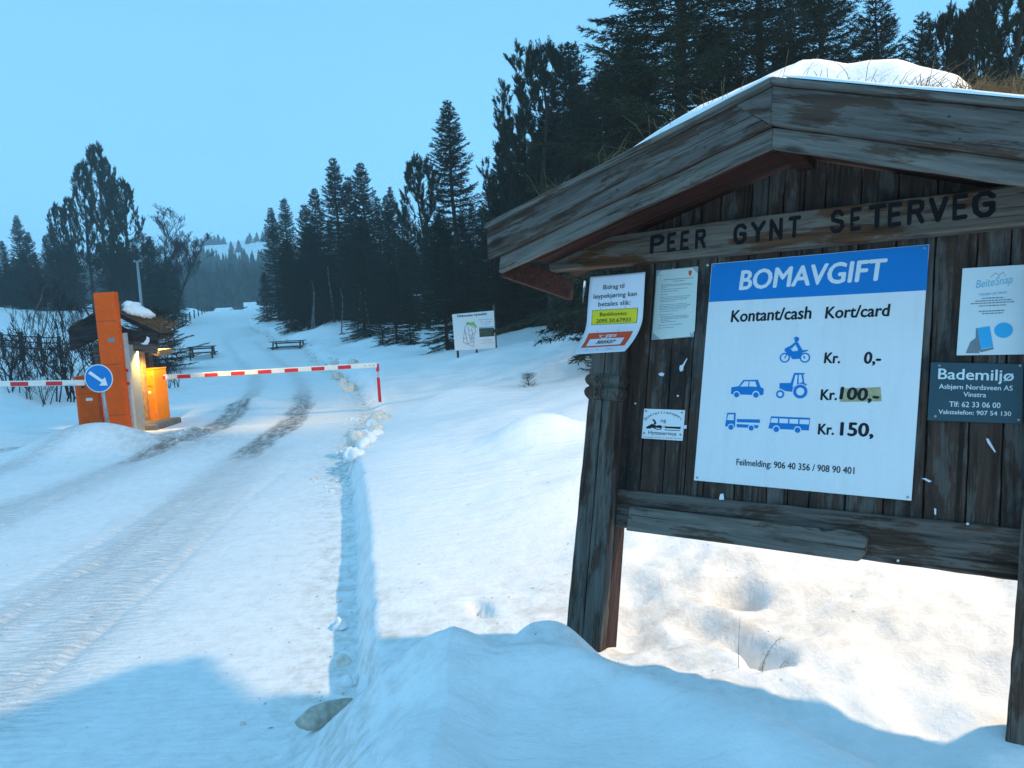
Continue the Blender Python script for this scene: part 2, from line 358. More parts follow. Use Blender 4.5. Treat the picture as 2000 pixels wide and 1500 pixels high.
def H(X, Y):
    X = np.asarray(X, float); Y = np.asarray(Y, float)
    z = np.interp(Y, _zrY, _zrZ)
    z = z + sstep(180, 420, Y) * (.18 * fbm(X / 90, Y / 90, 4, 31) * z + .10 * z * np.clip((X / np.maximum(Y, 1) + .40) * 4, -1, 1))
    dr = X - er(Y); dl = el(Y) - X
    bh = np.interp(Y, [0, 3, 9, 13, 16, 30, 60, 110, 160], [.26, .26, .24, .14, .18, .30, .35, .35, 0])
    bw = np.interp(Y, [0, 9, 16, 40, 100], [.12, .14, .5, .9, 1.5])
    sl = np.interp(Y, [0, 4, 9, 20, 60, 160], [.03, .06, .11, .13, .05, .02])
    d1 = np.maximum(dr - bw, 0)
    zr = bh * sstep(0, 1, dr / bw) ** .7 + sl * np.minimum(d1, 11) + sl * .55 * np.maximum(d1 - 11, 0) * (Y < 200)
    zl = bh * 1.4 * sstep(0, 1.1, dl) + np.interp(Y, [0, 20, 60, 160], [.05, .10, .12, .06]) * np.minimum(np.maximum(dl - .8, 0), 60) * (1 - sstep(160, 260, Y))
    far = 1 - sstep(150, 240, Y)
    z = z + np.where(dr > 0, zr, 0) * far + np.where(dl > 0, zl, 0) * far
    off = np.clip(np.maximum(dr, dl), 0, 1.2) / 1.2
    z = z + off * .012 * fbm(X * 6.5, Y * 6.5, 2, 61) * (Y < 14)
    z = z + off * (.10 * fbm(X / 2.4, Y / 2.4, 4, 1) * np.clip(Y / 8, .45, 3) + .035 * fbm(X * 1.6, Y * 1.6, 4, 2))
    # trampled, lumpy snow behind the notice board
    lump = sstep(.1, .6, X) * (1 - sstep(4.2, 5.4, Y))
    z = z + lump * (.085 * fbm(X * 2.6, Y * 2.6, 4, 3) + .022 * fbm(X * 9, Y * 9, 2, 13))
    z = z + blob(X, Y, 1.04, 3.46, .13, .12, -.20, 0, 3) + blob(X, Y, .92, 3.0, .09, .14, -.20, .2, 3) + blob(X, Y, .97, 2.82, .09, .08, -.17, 0, 3) + blob(X, Y, .80, 3.2, .12, .10, -.08, 0, 2.4) + blob(X, Y, .5, 3.3, .10, .08, -.07, 0, 2.6) + blob(X, Y, .55, 3.55, .2, .12, -.06) + blob(X, Y, .48, 3.15, .16, .1, -.06)
    z = z + blob(X, Y, -.22, 3.6, .045, .10, -.12, .5, 3) 
    z = z - .055 * np.exp(-(((X - .02) / .26) ** 2 + ((Y - 2.22) / .16) ** 2) ** 1.5) * 0
    # domes on the right bank
    z = z + blob(X, Y, .22, 7.9, .58, .42, .26, 0, 2.4) + blob(X, Y, -.9, 12.4, 1.0, .8, .22) + blob(X, Y, .55, 5.6, .8, .4, .10)
    z = z + blob(X, Y, -11.0, 47, 3.2, 2.2, 1.0) + blob(X, Y, -15.5, 53, 2.5, 1.6, .8) + blob(X, Y, -7.2, 44, 2.5, 1.6, .5)
    z = z + blob(X, Y, 1.5, 15, 2.4, 1.4, .3)
    # the island mound at the pay station
    z = z + blob(X, Y, -6.55, 11.3, 1.15, .75, .42, .1, 2.2) + blob(X, Y, -5.55, 12.6, .5, .35, .10)
    z = z + blob(X, Y, -5.6, 16.0, 1.0, .7, .25) + blob(X, Y, -15.5, 41, 3.5, 1.5, .35, .1) + blob(X, Y, -9.5, 22, 2.4, .8, .12, .2)
    # road relief: ruts and loose snow
    onr = np.clip(-np.maximum(dr, dl) / .3, 0, 1) * (Y < 160)
    z = z + onr * (.018 * fbm(X * .9, Y * .5, 4, 11) - .022 * rut(X, Y) * (.5 + 1.3 * vnoise(X * 11, Y * 5, 4)))
    z = z - onr * .016 * groove(X, Y)
    # ploughed ridge in the foreground
    cx = [-1.25, -1.02, -.86, -.70, -.54, -.38, -.26, -.10, .02, .18, .33, .55, .78, 1.05, 1.6, 2.4, 3.4]
    cz = [0, .03, .12, .30, .47, .61, .665, .60, .605, .60, .55, .55, .53, .47, .30, .25, .22]
    cy = [2.85, 2.85, 2.8, 2.7, 2.62, 2.55, 2.5, 2.5, 2.5, 2.45, 2.38, 2.2, 2.0, 1.75, 1.35, .9, .4]
    zc = np.interp(X, cx, cz) + .02 * fbm(X * 5, Y * 5, 3, 21); yc = np.interp(X, cx, cy) + .05 * fbm(X * 3, Y * 0, 3, 22)
    t = Y - yc
    w = sstep(.42, -.06, t)
    plate = zc - .05 * sstep(0, .5, -t) + .05 * fbm(X * 1.3, Y * 1.7, 3, 24) * sstep(0, .3, -t)
    near = np.where((X > -1.3) & (X < 3.5), sstep(-1.3, -1.0, X), 0)
    tgt = np.maximum(plate, z)
    z = z + (tgt - z) * w * near
    z = z - near * .09 * sstep(.02, -.16, Y - (yc - .10) - .06 * np.sin(X * 5)) * np.exp(-((X - .05) / .38) ** 2) * sstep(1.6, 2.3, Y)
    z = z + near * w * .018 * fbm(X * 7, Y * 7, 3, 51)
    z = z + blob(X, Y, .10, 2.78, .27, .16, .20, -.2, 2.2) * near
    return z
TR = []   # wheel tracks: polylines (world XY)
for poly in ([(-40, 1010), (120, 955), (300, 885), (420, 838), (470, 800), (497, 762), (500, 735), (470, 712), (440, 690)],
             [(180, 1120), (330, 1000), (480, 885), (560, 832), (592, 795), (590, 755), (575, 730), (540, 705), (500, 690)],
             [(-400, 930), (-100, 900), (60, 872), (150, 850), (190, 815)],
             [(-300, 1010), (-100, 955), (40, 905), (160, 880)]):
    TR.append(np.array([atz(x, y, .0)[:2] for x, y in poly]))
RUTS = []
for poly in ([(-60, 1400), (120, 1260), (300, 1090), (430, 960), (520, 880)], [(-300, 1150), (0, 1010), (160, 950), (330, 880)], [(-60, 1250), (150, 1130), (380, 970)]):
    RUTS.append(np.array([atz(x, y, .0)[:2] for x, y in poly]))
GROOVES = [np.array([atz(x, y, .0)[:2] for x, y in pl]) for pl in ([(60, 1345), (200, 1230), (350, 1100), (470, 985), (560, 915)], [(-80, 1190), (60, 1130), (190, 1060), (330, 975)], [(-60, 1260), (60, 1180), (230, 1075), (390, 965)], [(-50, 1050), (90, 985), (230, 915)])]
def groove(X, Y):
    r = 0 * X; m = Y < 20; x, y = X[m], Y[m]; q = 0 * x
    for P in GROOVES: q = np.maximum(q, np.exp(-(pdist(x, y, P) / .035) ** 2))
    r[m] = q; return r
def pdist(X, Y, P):
    d = np.full(X.shape, 1e9)
    for a, b in zip(P[:-1], P[1:]):
        ab = b - a; t = np.clip(((X - a[0]) * ab[0] + (Y - a[1]) * ab[1]) / (ab @ ab), 0, 1)
        d = np.minimum(d, np.hypot(X - a[0] - t * ab[0], Y - a[1] - t * ab[1]))
    return d
def rut(X, Y):
    r = 0 * X
    m = Y < 60
    x, y = X[m], Y[m]; q = 0 * x
    for P in TR: q = np.maximum(q, np.exp(-(pdist(x, y, P) / .26) ** 2))
    for P in RUTS: q = np.maximum(q, .8 * np.exp(-(pdist(x, y, P) / .34) ** 2))
    r[m] = q; return r
def h1(x, y): return float(H(np.array([x]), np.array([y]))[0])

def build_ground():
    t = np.concatenate([np.linspace(-2.6, -.95, 50)[:-1], np.linspace(-.95, .95, 560), np.linspace(.95, 2.6, 50)[1:]])
    ys = [-2.2]
    while ys[-1] < 1000:
        y = ys[-1]; ys.append(y + max(.02, .0105 * (max(y, 0) + 1.0)))
    ys = np.array(ys)
    T, Yg = np.meshgrid(t, ys)
    X = T * (np.maximum(Yg, -1.0) + 2.6)
    Z = H(X, Yg)
    nr, nc = X.shape
    V = np.stack([X, Yg, Z], -1).reshape(-1, 3)
    idx = np.arange(nr * nc).reshape(nr, nc)
    Q = np.stack([idx[:-1, :-1], idx[:-1, 1:], idx[1:, 1:], idx[1:, :-1]], -1).reshape(-1, 4)
    dr = X - er(Yg); dl = el(Yg) - X
    dd = np.maximum(dr, dl)
    trk = 0 * X; m = Yg < 45
    xx, yy = X[m], Yg[m]; q = 0 * xx
    for k, P in enumerate(TR):
        w = .27 + .05 * vnoise(yy * .9, yy * 0, 40 + k)
        q = np.maximum(q, 1 - sstep(w * .55, w, pdist(xx, yy, P) + .12 * fbm(xx * 3, yy * 1.5, 4, 41)))
    # bare ice only beside the pay station, thin snow elsewhere
    q *= sstep(9.6, 10.6, yy + .5 * vnoise(xx * 2, yy, 44)) * (1 - sstep(15, 22, yy)) * 1.0 + .03
    q = np.where((xx > -8.3) & (xx < -5.6) & (yy < 11.9), q * sstep(-6.2, -5.6, xx) , q)
    trk[m] = q
    trk = np.maximum(trk, .5 * np.exp(-(((X + 5.3) / .9) ** 2 + ((Yg - 11.6) / .9) ** 2)) * (dd < 0))
    dirt = .0 * X + .30 * (dr > 0) * np.exp(-((Yg - 3.4) / 1.1) ** 2) + .75 * np.exp(-(dr / .22) ** 2) * (Yg > 8) * (Yg < 60) + .45 * np.exp(-((dr + .1) / .25) ** 2) + .22 * (dd < 0)
    dirt += 1.2 * np.exp(-(((X + 5.75) / .5) ** 2 + ((Yg - 12.2) / .6) ** 2)) + .35 * np.exp(-(((X - .35) / .9) ** 2 + ((Yg - 3.1) / .7) ** 2))
    ru = rut(X, Yg) * (dd < 0) + .25 * (dd < 0)
    rpl = np.clip(dr / .4, 0, 1) * (1 - sstep(-.1, .7, X) * (1 - sstep(4.5, 6.5, Yg))) + .12
    fc = lambda A: A.reshape(-1)[Q].mean(1)
    road = (fc(dd) < 0) & (fc(Yg) < 150); hill = fc(Yg) > 190
    for name, msk in (('road', road), ('snow_ground', ~road & ~hill), ('snow_hill', hill)):
        q = Q[msk]; u, inv = np.unique(q, return_inverse=True)
        me = mesh_from(name, V[u], inv.reshape(-1, 4), M_SNOWG, True)
        for an, A in (('track', trk), ('dirt', dirt), ('rut', ru), ('ripple', rpl)):
            a = me.attributes.new(an, 'FLOAT', 'POINT'); a.data.foreach_set('value', A.reshape(-1)[u].astype(np.float32))
        tag(link(name, me), kind='structure')
build_ground()

# ------------------------------------------------------------------ trees
def needles(rs, P, D, L, n, nl, w, t0=.0):
    """triangular sprays round many twigs: P,D (m,3) start and direction, L (m,)"""
    m = len(P)
    up = np.array([0, 0, 1.]); s = np.cross(D, up); s /= np.maximum(np.linalg.norm(s, axis=1, keepdims=True), 1e-6)
    u = np.cross(s, D)
    t = (np.arange(n)[None] + rs.rand(m, n)) / n * (1 - t0) + t0
    a = rs.rand(m, n) * 2 * np.pi
    rad = np.cos(a)[..., None] * s[:, None] + .75 * np.sin(a)[..., None] * u[:, None]
    tan = -np.sin(a)[..., None] * s[:, None] + np.cos(a)[..., None] * u[:, None]
    b = P[:, None] + D[:, None] * (L[:, None] * t)[..., None]
    l = nl * (.6 + .7 * rs.rand(m, n)) * (1.15 - .5 * t)
    tip = b + rad * (l * .75)[..., None] + D[:, None] * (l * .8)[..., None]
    side = tan * (w * .5) * .6 + D[:, None] * w * .5
    V = np.stack([b - side, b + side, tip], 2).reshape(-1, 3)
    return V, np.arange(len(V)).reshape(-1, 3)
def spruce_proto(seed, Ht, R, dens=1., nl=.13, nn=8, w=.045, base=.05, droop=1., gap=.3):
    rs = np.random.RandomState(seed); rd = random.Random(seed)
    tr = MB(); k = 12
    tr.tube([(.03 * math.sin(i), .03 * math.cos(i * 1.7), Ht * i / k) for i in range(k + 1)], [Ht * .014 * (1 - .93 * i / k) + .008 for i in range(k + 1)], 7)
    bm = MB(); P = []; D = []; L = []
    z = Ht * base
    while z < Ht * .985:
        f = z / Ht; n = rd.choice((5, 6, 7)) if f < .93 else 4
        prof = (1 - f) ** .82 * (.55 + .45 * min(1, (f - base) / .12 + .35))
        a0 = rd.random() * 6.28
        for i in range(n):
            az = a0 + i * 6.283 / n + rd.uniform(-.35, .35); ln = R * prof * rd.choice((.55, .8, .95, 1.0, 1.12, 1.25)) * rd.uniform(.85, 1.1) + .12 * min(1, (1 - f) * 5) + .03
            if rd.random() < .05: continue
            c, s_ = math.cos(az), math.sin(az); pts = []
            e0 = .55 * f - .22 * (1 - f) * droop + rd.uniform(-.1, .1)
            for q in range(6):
                u = q / 5; r = ln * u
                zz = z + r * e0 - droop * .28 * (1 - f) * ln * u * u + .20 * ln * u ** 3 + rd.uniform(-.02, .02) * ln
                pts.append(np.array([c * r + rd.uniform(-.03, .03) * ln, s_ * r + rd.uniform(-.03, .03) * ln, zz]))
            bm.tube(pts, [max(.004, .013 * ln * (1 - q / 5.3)) for q in range(6)], 3, False)
            st = .105 / dens; d = .12 * ln
            while d < ln:
                u = d / ln * 5; q = min(4, int(u)); p = pts[q] + (pts[q + 1] - pts[q]) * (u - q)
                dr = pts[q + 1] - pts[q]; dr /= np.linalg.norm(dr)
                sd = np.array([-dr[1], dr[0], 0.])
                for sg in (-1, 1):
                    a = rd.uniform(.7, 1.15); tl = (.16 + .40 * (ln - d) * .55 + .04) * rd.uniform(.6, 1.2); tl = min(tl, .12 + ln * .5)
                    dd = dr * math.cos(a) + sd * sg * math.sin(a) + np.array([0, 0, rd.uniform(-.45, .05) * droop * (1 - f) - .05 * droop])
                    dd /= np.linalg.norm(dd); P.append(p); D.append(dd); L.append(min(tl, .55))
                d += st * rd.uniform(.7, 1.3)
            P.append(pts[-2]); D.append((pts[-1] - pts[-2]) / np.linalg.norm(pts[-1] - pts[-2])); L.append(ln * .25 + .05)
        z += gap * rd.uniform(.7, 1.25) * (1 - .45 * f)
    P.append(np.array([0, 0, Ht * .97])); D.append(np.array([0, 0, 1.])); L.append(Ht * .05 + .15)
    V, Fc = needles(rs, np.array(P), np.array(D), np.array(L), nn, nl, w)
    bv = np.array(bm.v); nb = len(bv); bf = np.array(bm.f); bf = np.concatenate([bf[:, [0, 1, 2]], bf[:, [0, 2, 3]]])
    return mesh_from('trunk', tr.v, tr.f, M_BARK, True), mesh_from('crown', np.concatenate([bv, V]), np.concatenate([bf, Fc + nb]), M_SPRUCE), Ht
def pine_proto(seed, Ht, R, base=.18, tuft=26, nl=.13, sweep=1.15):
    rs = np.random.RandomState(seed); rd = random.Random(seed)
    tr = MB(); k = 12
    sp = [np.array([.12 * math.sin(i * .7 + seed), .10 * math.cos(i * .9), Ht * i / k]) for i in range(k + 1)]
    tr.tube(sp, [Ht * .016 * (1 - .9 * i / k) + .01 for i in range(k + 1)], 7)
    bm = MB(); P = []; D = []; L = []
    z = Ht * base
    while z < Ht * .98:
        f = (z / Ht - base) / (1 - base); az = rd.random() * 6.28
        for i in range(rd.choice((2, 3, 4))):
            az += 2.1 + rd.uniform(-.5, .5)
            ln = R * (.55 + .9 * f) * (1 - f) ** .55 * 1.25 * rd.uniform(.55, 1.15) + .25
            e = sweep * (.35 + .75 * f) + rd.uniform(-.15, .2)
            c, s_ = math.cos(az), math.sin(az); p = np.array([0, 0, z]); pts = [p]
            for q in range(5):
                e2 = e * (.25 + .30 * q); d = np.array([c * math.cos(e2), s_ * math.cos(e2), math.sin(e2)]) + np.array([rd.uniform(-.2, .2) for _ in range(3)])
                p = p + d / np.linalg.norm(d) * ln / 5; pts.append(p)
            bm.tube(pts, [max(.006, .020 * ln * (1 - q / 5.5)) for q in range(6)], 3, False)
            for q in range(1, 6):
                for j in range(4 if q > 2 else 1):
                    d = (pts[q] - pts[q - 1]) / np.linalg.norm(pts[q] - pts[q - 1])
                    o = np.array([rd.gauss(0, 1) for _ in range(3)]); o /= np.linalg.norm(o)
                    dd = d * .8 + o * .6 + np.array([0, 0, .8]); dd /= np.linalg.norm(dd)
                    l2 = rd.uniform(.25, .6) * (.5 + .3 * ln)
                    p2 = pts[q] + dd * l2; bm.tube([pts[q], p2], [.008, .004], 3, False)
                    for _ in range(3):
                        o = np.array([rd.gauss(0, 1) for _ in range(3)]); o /= np.linalg.norm(o)
                        d3 = dd * .8 + o * .45 + np.array([0, 0, .8]); d3 /= np.linalg.norm(d3)
                        P.append(p2 - dd * l2 * rd.uniform(0, .45)); D.append(d3); L.append(rd.uniform(.18, .36))
        z += rd.uniform(.28, .52)
    V, Fc = needles(rs, np.array(P), np.array(D), np.array(L), tuft, nl, .030)
    bv = np.array(bm.v); nb = len(bv); bf = np.array(bm.f); bf = np.concatenate([bf[:, [0, 1, 2]], bf[:, [0, 2, 3]]])
    return mesh_from('trunk', tr.v, tr.f, M_BARK, True), mesh_from('crown', np.concatenate([bv, V]), np.concatenate([bf, Fc + nb]), M_PINE), Ht
def bare_proto(seed, Ht, stems=1, spread=.35, mat=None, levels=4, tw=.006, up=.25, kids=4):
    rd = random.Random(seed); tr = MB(); bm = MB()
    def grow(p, d, ln, r, lv):
        n = 5 if lv < 2 else 3; pts = [p]; q = p; dd = d
        for i in range(n):
            dd = (dd + Vector((rd.gauss(0, .13), rd.gauss(0, .13), rd.gauss(0, .08) + up * .18))).normalized(); q = q + dd * ln / n; pts.append(q)
        rr = [max(tw * .8, r * (1 - .65 * i / n)) for i in range(n + 1)]
        (tr if lv == 0 else bm).tube(pts, rr, 6 if lv == 0 else 3, False)
        if lv >= levels: return
        m = (kids + 5 if lv == 0 else kids + rd.choice((0, 1, 2)))
        for i in range(m):
            t = rd.uniform(.25 if lv else .3, 1); k = min(n - 1, int(t * n)); b = pts[k].lerp(pts[k + 1], t * n - k)
            ax = Vector((rd.gauss(0, 1), rd.gauss(0, 1), rd.gauss(0, .4))).normalized()
            nd = (dd * 1.0 + ax * (spread * 2.4 if lv else spread * 2.2) + Vector((0, 0, up))).normalized()
            grow(b, nd, ln * rd.uniform(.42, .62) * (1.15 - .5 * t), max(tw, r * .42 * (1 - .4 * t)), lv + 1)
    for s in range(stems):
        a = rd.random() * 6.28; o = .0 if stems == 1 else rd.uniform(.05, .35)
        tilt = .04 if stems == 1 else rd.uniform(.1, .4)
        grow(Vector((o * math.cos(a), o * math.sin(a), -.2)), Vector((tilt * math.cos(a), tilt * math.sin(a), 1)).normalized(), Ht * (.72 if stems == 1 else rd.uniform(.5, .8)), Ht * (.011 if stems == 1 else .008), 0)
    return mesh_from('trunk', tr.v, tr.f, mat or M_TWIG, True), mesh_from('crown', bm.v, bm.f, M_TWIG), Ht
SP = [spruce_proto(11, 10, 1.55), spruce_proto(12, 10, 1.9, .9, .14, 8, .05, .03, 1.2), spruce_proto(13, 10, 1.35, 1.0, .12, 8, .045, .06, .8), spruce_proto(14, 10, 2.2, .85, .15, 8, .05, .03, 1.1)]
SPN = [spruce_proto(21, 13, 3.0, 1.15, .12, 14, .030, .03, 1.3, .34), spruce_proto(22, 9, 1.9, 1.2, .11, 12, .03, .02, 1.0, .28)]
SPS = spruce_proto(31, 2.0, .85, 2.0, .07, 12, .018, .03, .5, .13)
PN = [pine_proto(41, 10, 1.9), pine_proto(42, 9, 2.1, .2), pine_proto(43, 11, 1.5, .3, 17)]
BR = [bare_proto(51, 8, 1, .30, None, 4, .0065, .4, 5), bare_proto(52, 7, 1, .30, None, 4, .0065, .45, 5), bare_proto(53, 9, 1, .26, M_BIRCH, 4, .008, .3, 4)]
BU_ = [bare_proto(61, 3.2, 5, .28, None, 3, .007, .45, 2), bare_proto(62, 3.0, 5, .34, None, 3, .007, .35, 2), bare_proto(63, 2.2, 6, .4, None, 3, .005, .3, 2)]
PALE = bare_proto(71, 6, 1, .20, M_BIRCH, 2, .006, .4, 2)
_rd = random.Random(5)
def tree(name, label, group, proto, x, y, h, wf=1., cat='tree', zoff=-.15):
    tr, cr, Ht = proto
    t = thing(name, label, cat, (x, y, h1(x, y) + zoff), _rd.random() * 6.28, group)
    s = h / Ht; t.scale = (s * wf, s * wf, s)
    link('trunk', tr, t); link('crown', cr, t); return t
def tree_px(name, label, group, proto, ax, ay, Y, wf=1., cat='tree'):
    p = atY(ax, ay, Y); b = h1(p[0], Y); return tree(name, label, group, proto, p[0], Y, p[2] - b + .15, wf, cat)
GR = 'conifers of the wood right of the snowy road'
R_ = [  # apex x, y, depth, proto, width factor, kind, label
 (528, 405, 60, 0, 1.0, 's', 'slim spruce, outermost left of the wood, nearest the bend of the road'),
 (554, 386, 57, 2, 1.1, 's', 'slim spruce second from the road bend with airy tiered tip'),
 (593, 398, 55, 3, .9, 's', 'blunt topped conifer just right of the two slim spruces'),
 (613, 367, 54, 1, .9, 's', 'dark spruce on the left shoulder of the wood, below the spiky one'),
 (650, 308, 52, 0, 1.1, 's', 'spiky open spruce, left one of the twin high tips in the middle wood'),
 (679, 343, 53, 3, .8, 's', 'dark spruce tucked between the twin high tips'),
 (703, 317, 49, 1, 1.0, 's', 'dense full spruce, right one of the twin high tips'),
 (737, 385, 48, 3, .85, 's', 'lower rounded conifer right of the twin high tips'),
 (761, 364, 47, 0, .8, 's', 'narrow spruce with pointed tip in the saddle of the wood'),
 (752, 380, 50, 2, .8, 's', 'thin spruce tip directly left of the pointed saddle spruce'),
 (818, 338, 43, 'p1', 1.0, 'p', 'bushy pine with raised arms left of the tallest spruce'),
 (790, 400, 46, 3, .9, 's', 'dark spruce below the bushy pine, left of the tallest spruce'),
 (873, 196, 37, 0, 1.15, 's', 'tallest free standing spruce tip above the map sign'),
 (920, 392, 44, 2, .9, 's', 'small spruce tip right of the tallest spruce'),
 (938, 402, 46, 0, .8, 's', 'thin spruce tip left of the notice board eave'),
 (902, 420, 40, 3, .9, 's', 'dark spruce filling the gap right below the tallest spruce'),
 (979, 267, 31, 0, 1.0, 's', 'slender spruce just above the left end of the board roof'),
 (1004, 262, 30, 'p1', .9, 'p', 'pine with loose tufts beside the slender spruce over the eave'),
 (1056, 138, 26, 'p1', 1.15, 'p', 'high pine with a broad ragged top left of the great spruce'),
 (1125, 166, 24, 3, .9, 's', 'dense conifer between the ragged pine and the great spruce'),
 (1030, 330, 29, 3, 1.0, 's', 'dark spruce low behind the left roof slope'),
 (960, 400, 36, 1, 1.0, 's', 'broad spruce behind the left tip of the board roof'),
]
for i, (ax, ay, Y, p, wf, k, lab) in enumerate(R_):
    pr = PN[int(p[1])] if k == 'p' else SP[p]
    tree_px('pine_tree' if k == 'p' else 'spruce_tree', lab, GR, pr, ax, ay, Y, wf)
rf0 = random.Random(31)
NB = 'large conifers rising behind the notice board'
def near(ax, ay, Y, pr, wf, lab, nm='spruce_tree'): return tree_px(nm, lab, NB, pr, ax, ay, Y, wf)
near(1312, -480, 13.5, SPN[0], 1.22, 'great spruce with long bare outstretched branch, straight above the roof peak')
near(1475, -330, 15.5, SPN[0], 1.15, 'great dark spruce right behind the roof peak')
near(1600, -210, 16.5, SPN[0], 1.0, 'drooping spruce with hanging twigs right of the roof peak')
near(1712, -12, 19, SPN[1], 1.15, 'spruce with spread lower branches above the roof snow')
near(1803, 22, 23, SPN[1], .9, 'small pointed spruce against the sky above the roof turf')
near(1215, 60, 19, SP[3], 1.0, 'dark spruce filling in left of the great spruce')
near(1390, 40, 20, SP[3], 1.2, 'dark spruce deep behind the roof peak')
near(1540, 60, 21, SP[1], 1.3, 'dark spruce deep behind the roof snow')
near(1850, 70, 19, PN[1], .8, 'low pine with finger like tufts right of the small pointed spruce', 'pine_tree')
near(1905, 60, 17, PN[1], .9, 'middle pine over the grassy turf end of the roof', 'pine_tree')
near(1985, -60, 15, PN[0], 1.1, 'tall pine cut by the right edge of the picture', 'pine_tree')
near(1640, 90, 22, SP[3], 1.2, 'dark spruce behind the spread branches over the snow')
near(2090, 40, 17, PN[2], 1.2, 'pine at the far right beyond the picture edge', 'pine_tree')
# front small conifers
for i in range(12):
    px_ = rf0.uniform(955, 1160); top = np.interp(px_, [955, 1000, 1060, 1160], [350, 270, 200, 150]) + rf0.uniform(0, 70)
    tree_px('spruce_tree', 'dark spruce in the dense wall of wood left above the board roof', 'spruces in the wall of wood left of the board roof', SP[rf0.choice((1, 3, 0))], px_, top, rf0.uniform(26, 38), rf0.uniform(1, 1.35))
GF = 'young conifers at the foot of the wood'
for ax, ay, Y, pr, wf, lab in [(858, 415, 25, SPN[1], 1.05, 'big bushy spruce standing forward, left of the map sign'),
    (795, 560, 31, SP[3], 1.0, 'young brownish spruce left of the big bushy spruce'), (742, 590, 36, SP[1], 1.1, 'little dark spruce at the snow edge under the saddle'),
    (765, 520, 34, SP[3], 1.0, 'half grown conifer behind the little dark spruce'), (905, 520, 28, SP[3], 1.1, 'spruce directly behind the map sign'),
    (1010, 560, 30, SP[3], 1.3, 'low spruce right of the map sign'), (1060, 570, 27, SP[1], 1.4, 'bushy young spruce below the left eave'), (1105, 590, 24, SP[3], 1.5, 'low dark spruce between eave and post'),
    (700, 480, 42, SP[3], 1.2, 'dark spruce at the front of the middle wood'), (640, 500, 47, SP[3], 1.2, 'dark low spruce right of the long bench'), (585, 510, 52, SP[1], 1.2, 'low dark spruce behind the long bench'),
    (515, 530, 61, SP[3], 1.1, 'low spreading spruce with branches reaching over the road edge')]:
    tree_px('young_spruce', lab, GF, pr, ax, ay, Y, wf)
rf = random.Random(77)
for i in range(46):       # the depth of the wood behind the front row
    px_ = rf.uniform(545, 1150); Y = rf.uniform(48, 72) if px_ < 760 else rf.uniform(36, 62)
    top = np.interp(px_, [545, 620, 700, 760, 870, 950, 1050, 1150], [455, 420, 400, 440, 400, 440, 290, 210]) + rf.uniform(10, 90)
    tree_px('spruce_tree', 'dark spruce deep inside the wood, behind the front row of trees', 'spruces deep in the wood', SP[rf.choice((1, 3, 3, 0))], px_, top, Y, rf.uniform(.9, 1.2))
for i in range(9):
    px_ = rf.uniform(1100, 2100); Y = rf.uniform(24, 40)
    tree_px('spruce_tree', 'dark spruce far back behind the notice board', 'spruces far back behind the board', SP[rf.choice((1, 3, 3))], px_, (rf.uniform(20, 160) if px_ < 1640 else rf.uniform(105, 175)), Y, rf.uniform(1, 1.3))
# pale birch stems in front of the wood
for px_, ty, Y, lab in [(598, 500, 50, 'pale thin birch stem at the left of the wood'), (606, 530, 49, 'pale forked birch stem beside the leftmost pale stem'), (657, 520, 45, 'pale birch stem under the twin high tips'),
                        (688, 500, 43, 'pale crooked birch stem in the middle of the wood'), (714, 510, 42, 'straight pale birch stem right of the crooked one'), (640, 470, 47, 'faint birch stem between the pale stems')]:
    tree_px('birch_tree', lab, 'pale birches in front of the wood', PALE, px_, ty, Y, 1.2)
# left wood
GL = 'trees of the wood left of the road'
for ax, ay, Y, pr, nm, wf, lab in [
    (31, 420, 74, SP[0], 'spruce_tree', 1.0, 'pointed spruce at the left picture edge'), (53, 452, 73, SP[3], 'spruce_tree', .9, 'shorter spruce right of the pointed left spruce'),
    (3, 470, 76, SP[1], 'spruce_tree', 1, 'spruce cut by the left picture edge'), (101, 437, 74, SP[3], 'spruce_tree', .9, 'small spruce tip left of the pine group'), (88, 458, 72, SP[2], 'spruce_tree', 1, 'low spruce tip beside the small tip left of the pines'),
    (114, 418, 70, PN[1], 'pine_tree', .8, 'leftmost pine of the left pine group'), (134, 400, 69, PN[2], 'pine_tree', .85, 'second pine of the left pine group'),
    (157, 338, 68, PN[2], 'pine_tree', .9, 'high pine leaning on the tallest pine from the left'), (185, 303, 68, PN[2], 'pine_tree', 1.0, 'tallest pine of the left wood'),
    (204, 328, 69, PN[2], 'pine_tree', .8, 'pine shoulder right of the tallest left pine'), (238, 375, 67, PN[1], 'pine_tree', .85, 'right pine of the left pine group'), (291, 460, 66, SP[3], 'spruce_tree', .9, 'narrow conifer right under the bare birch crown'),
    (282, 385, 69, BR[0], 'bare_tree', 1.35, 'large leafless tree with fine rounded crown right of the pines'),
    (318, 430, 70, BR[1], 'bare_tree', 1.3, 'leafless tree leaning out on the right of the left wood'), (325, 500, 66, SP[3], 'spruce_tree', 1.0, 'dark low spruce at the right foot of the left wood'),
    (208, 480, 60, BR[1], 'bare_tree', 1.5, 'brownish leafless tree in front of the pines'), (165, 500, 58, BR[0], 'bare_tree', 1.5, 'leafless tree low in front of the tallest pine'), (255, 510, 60, BR[1], 'bare_tree', 1.5, 'leafless tree behind the lamp pole'),
    (340, 520, 75, SP[1], 'spruce_tree', 1, 'last dark tree of the left wood next to the far valley'),
    (45, 480, 52, BR[2], 'birch_tree', 1.0, 'thin pale birch in front of the left wood'), (110, 500, 56, BR[0], 'bare_tree', 1.3, 'leafless tree between pale birch and orange pillar')]:
    tree_px(nm, lab, GL, pr, ax, ay, Y, wf)
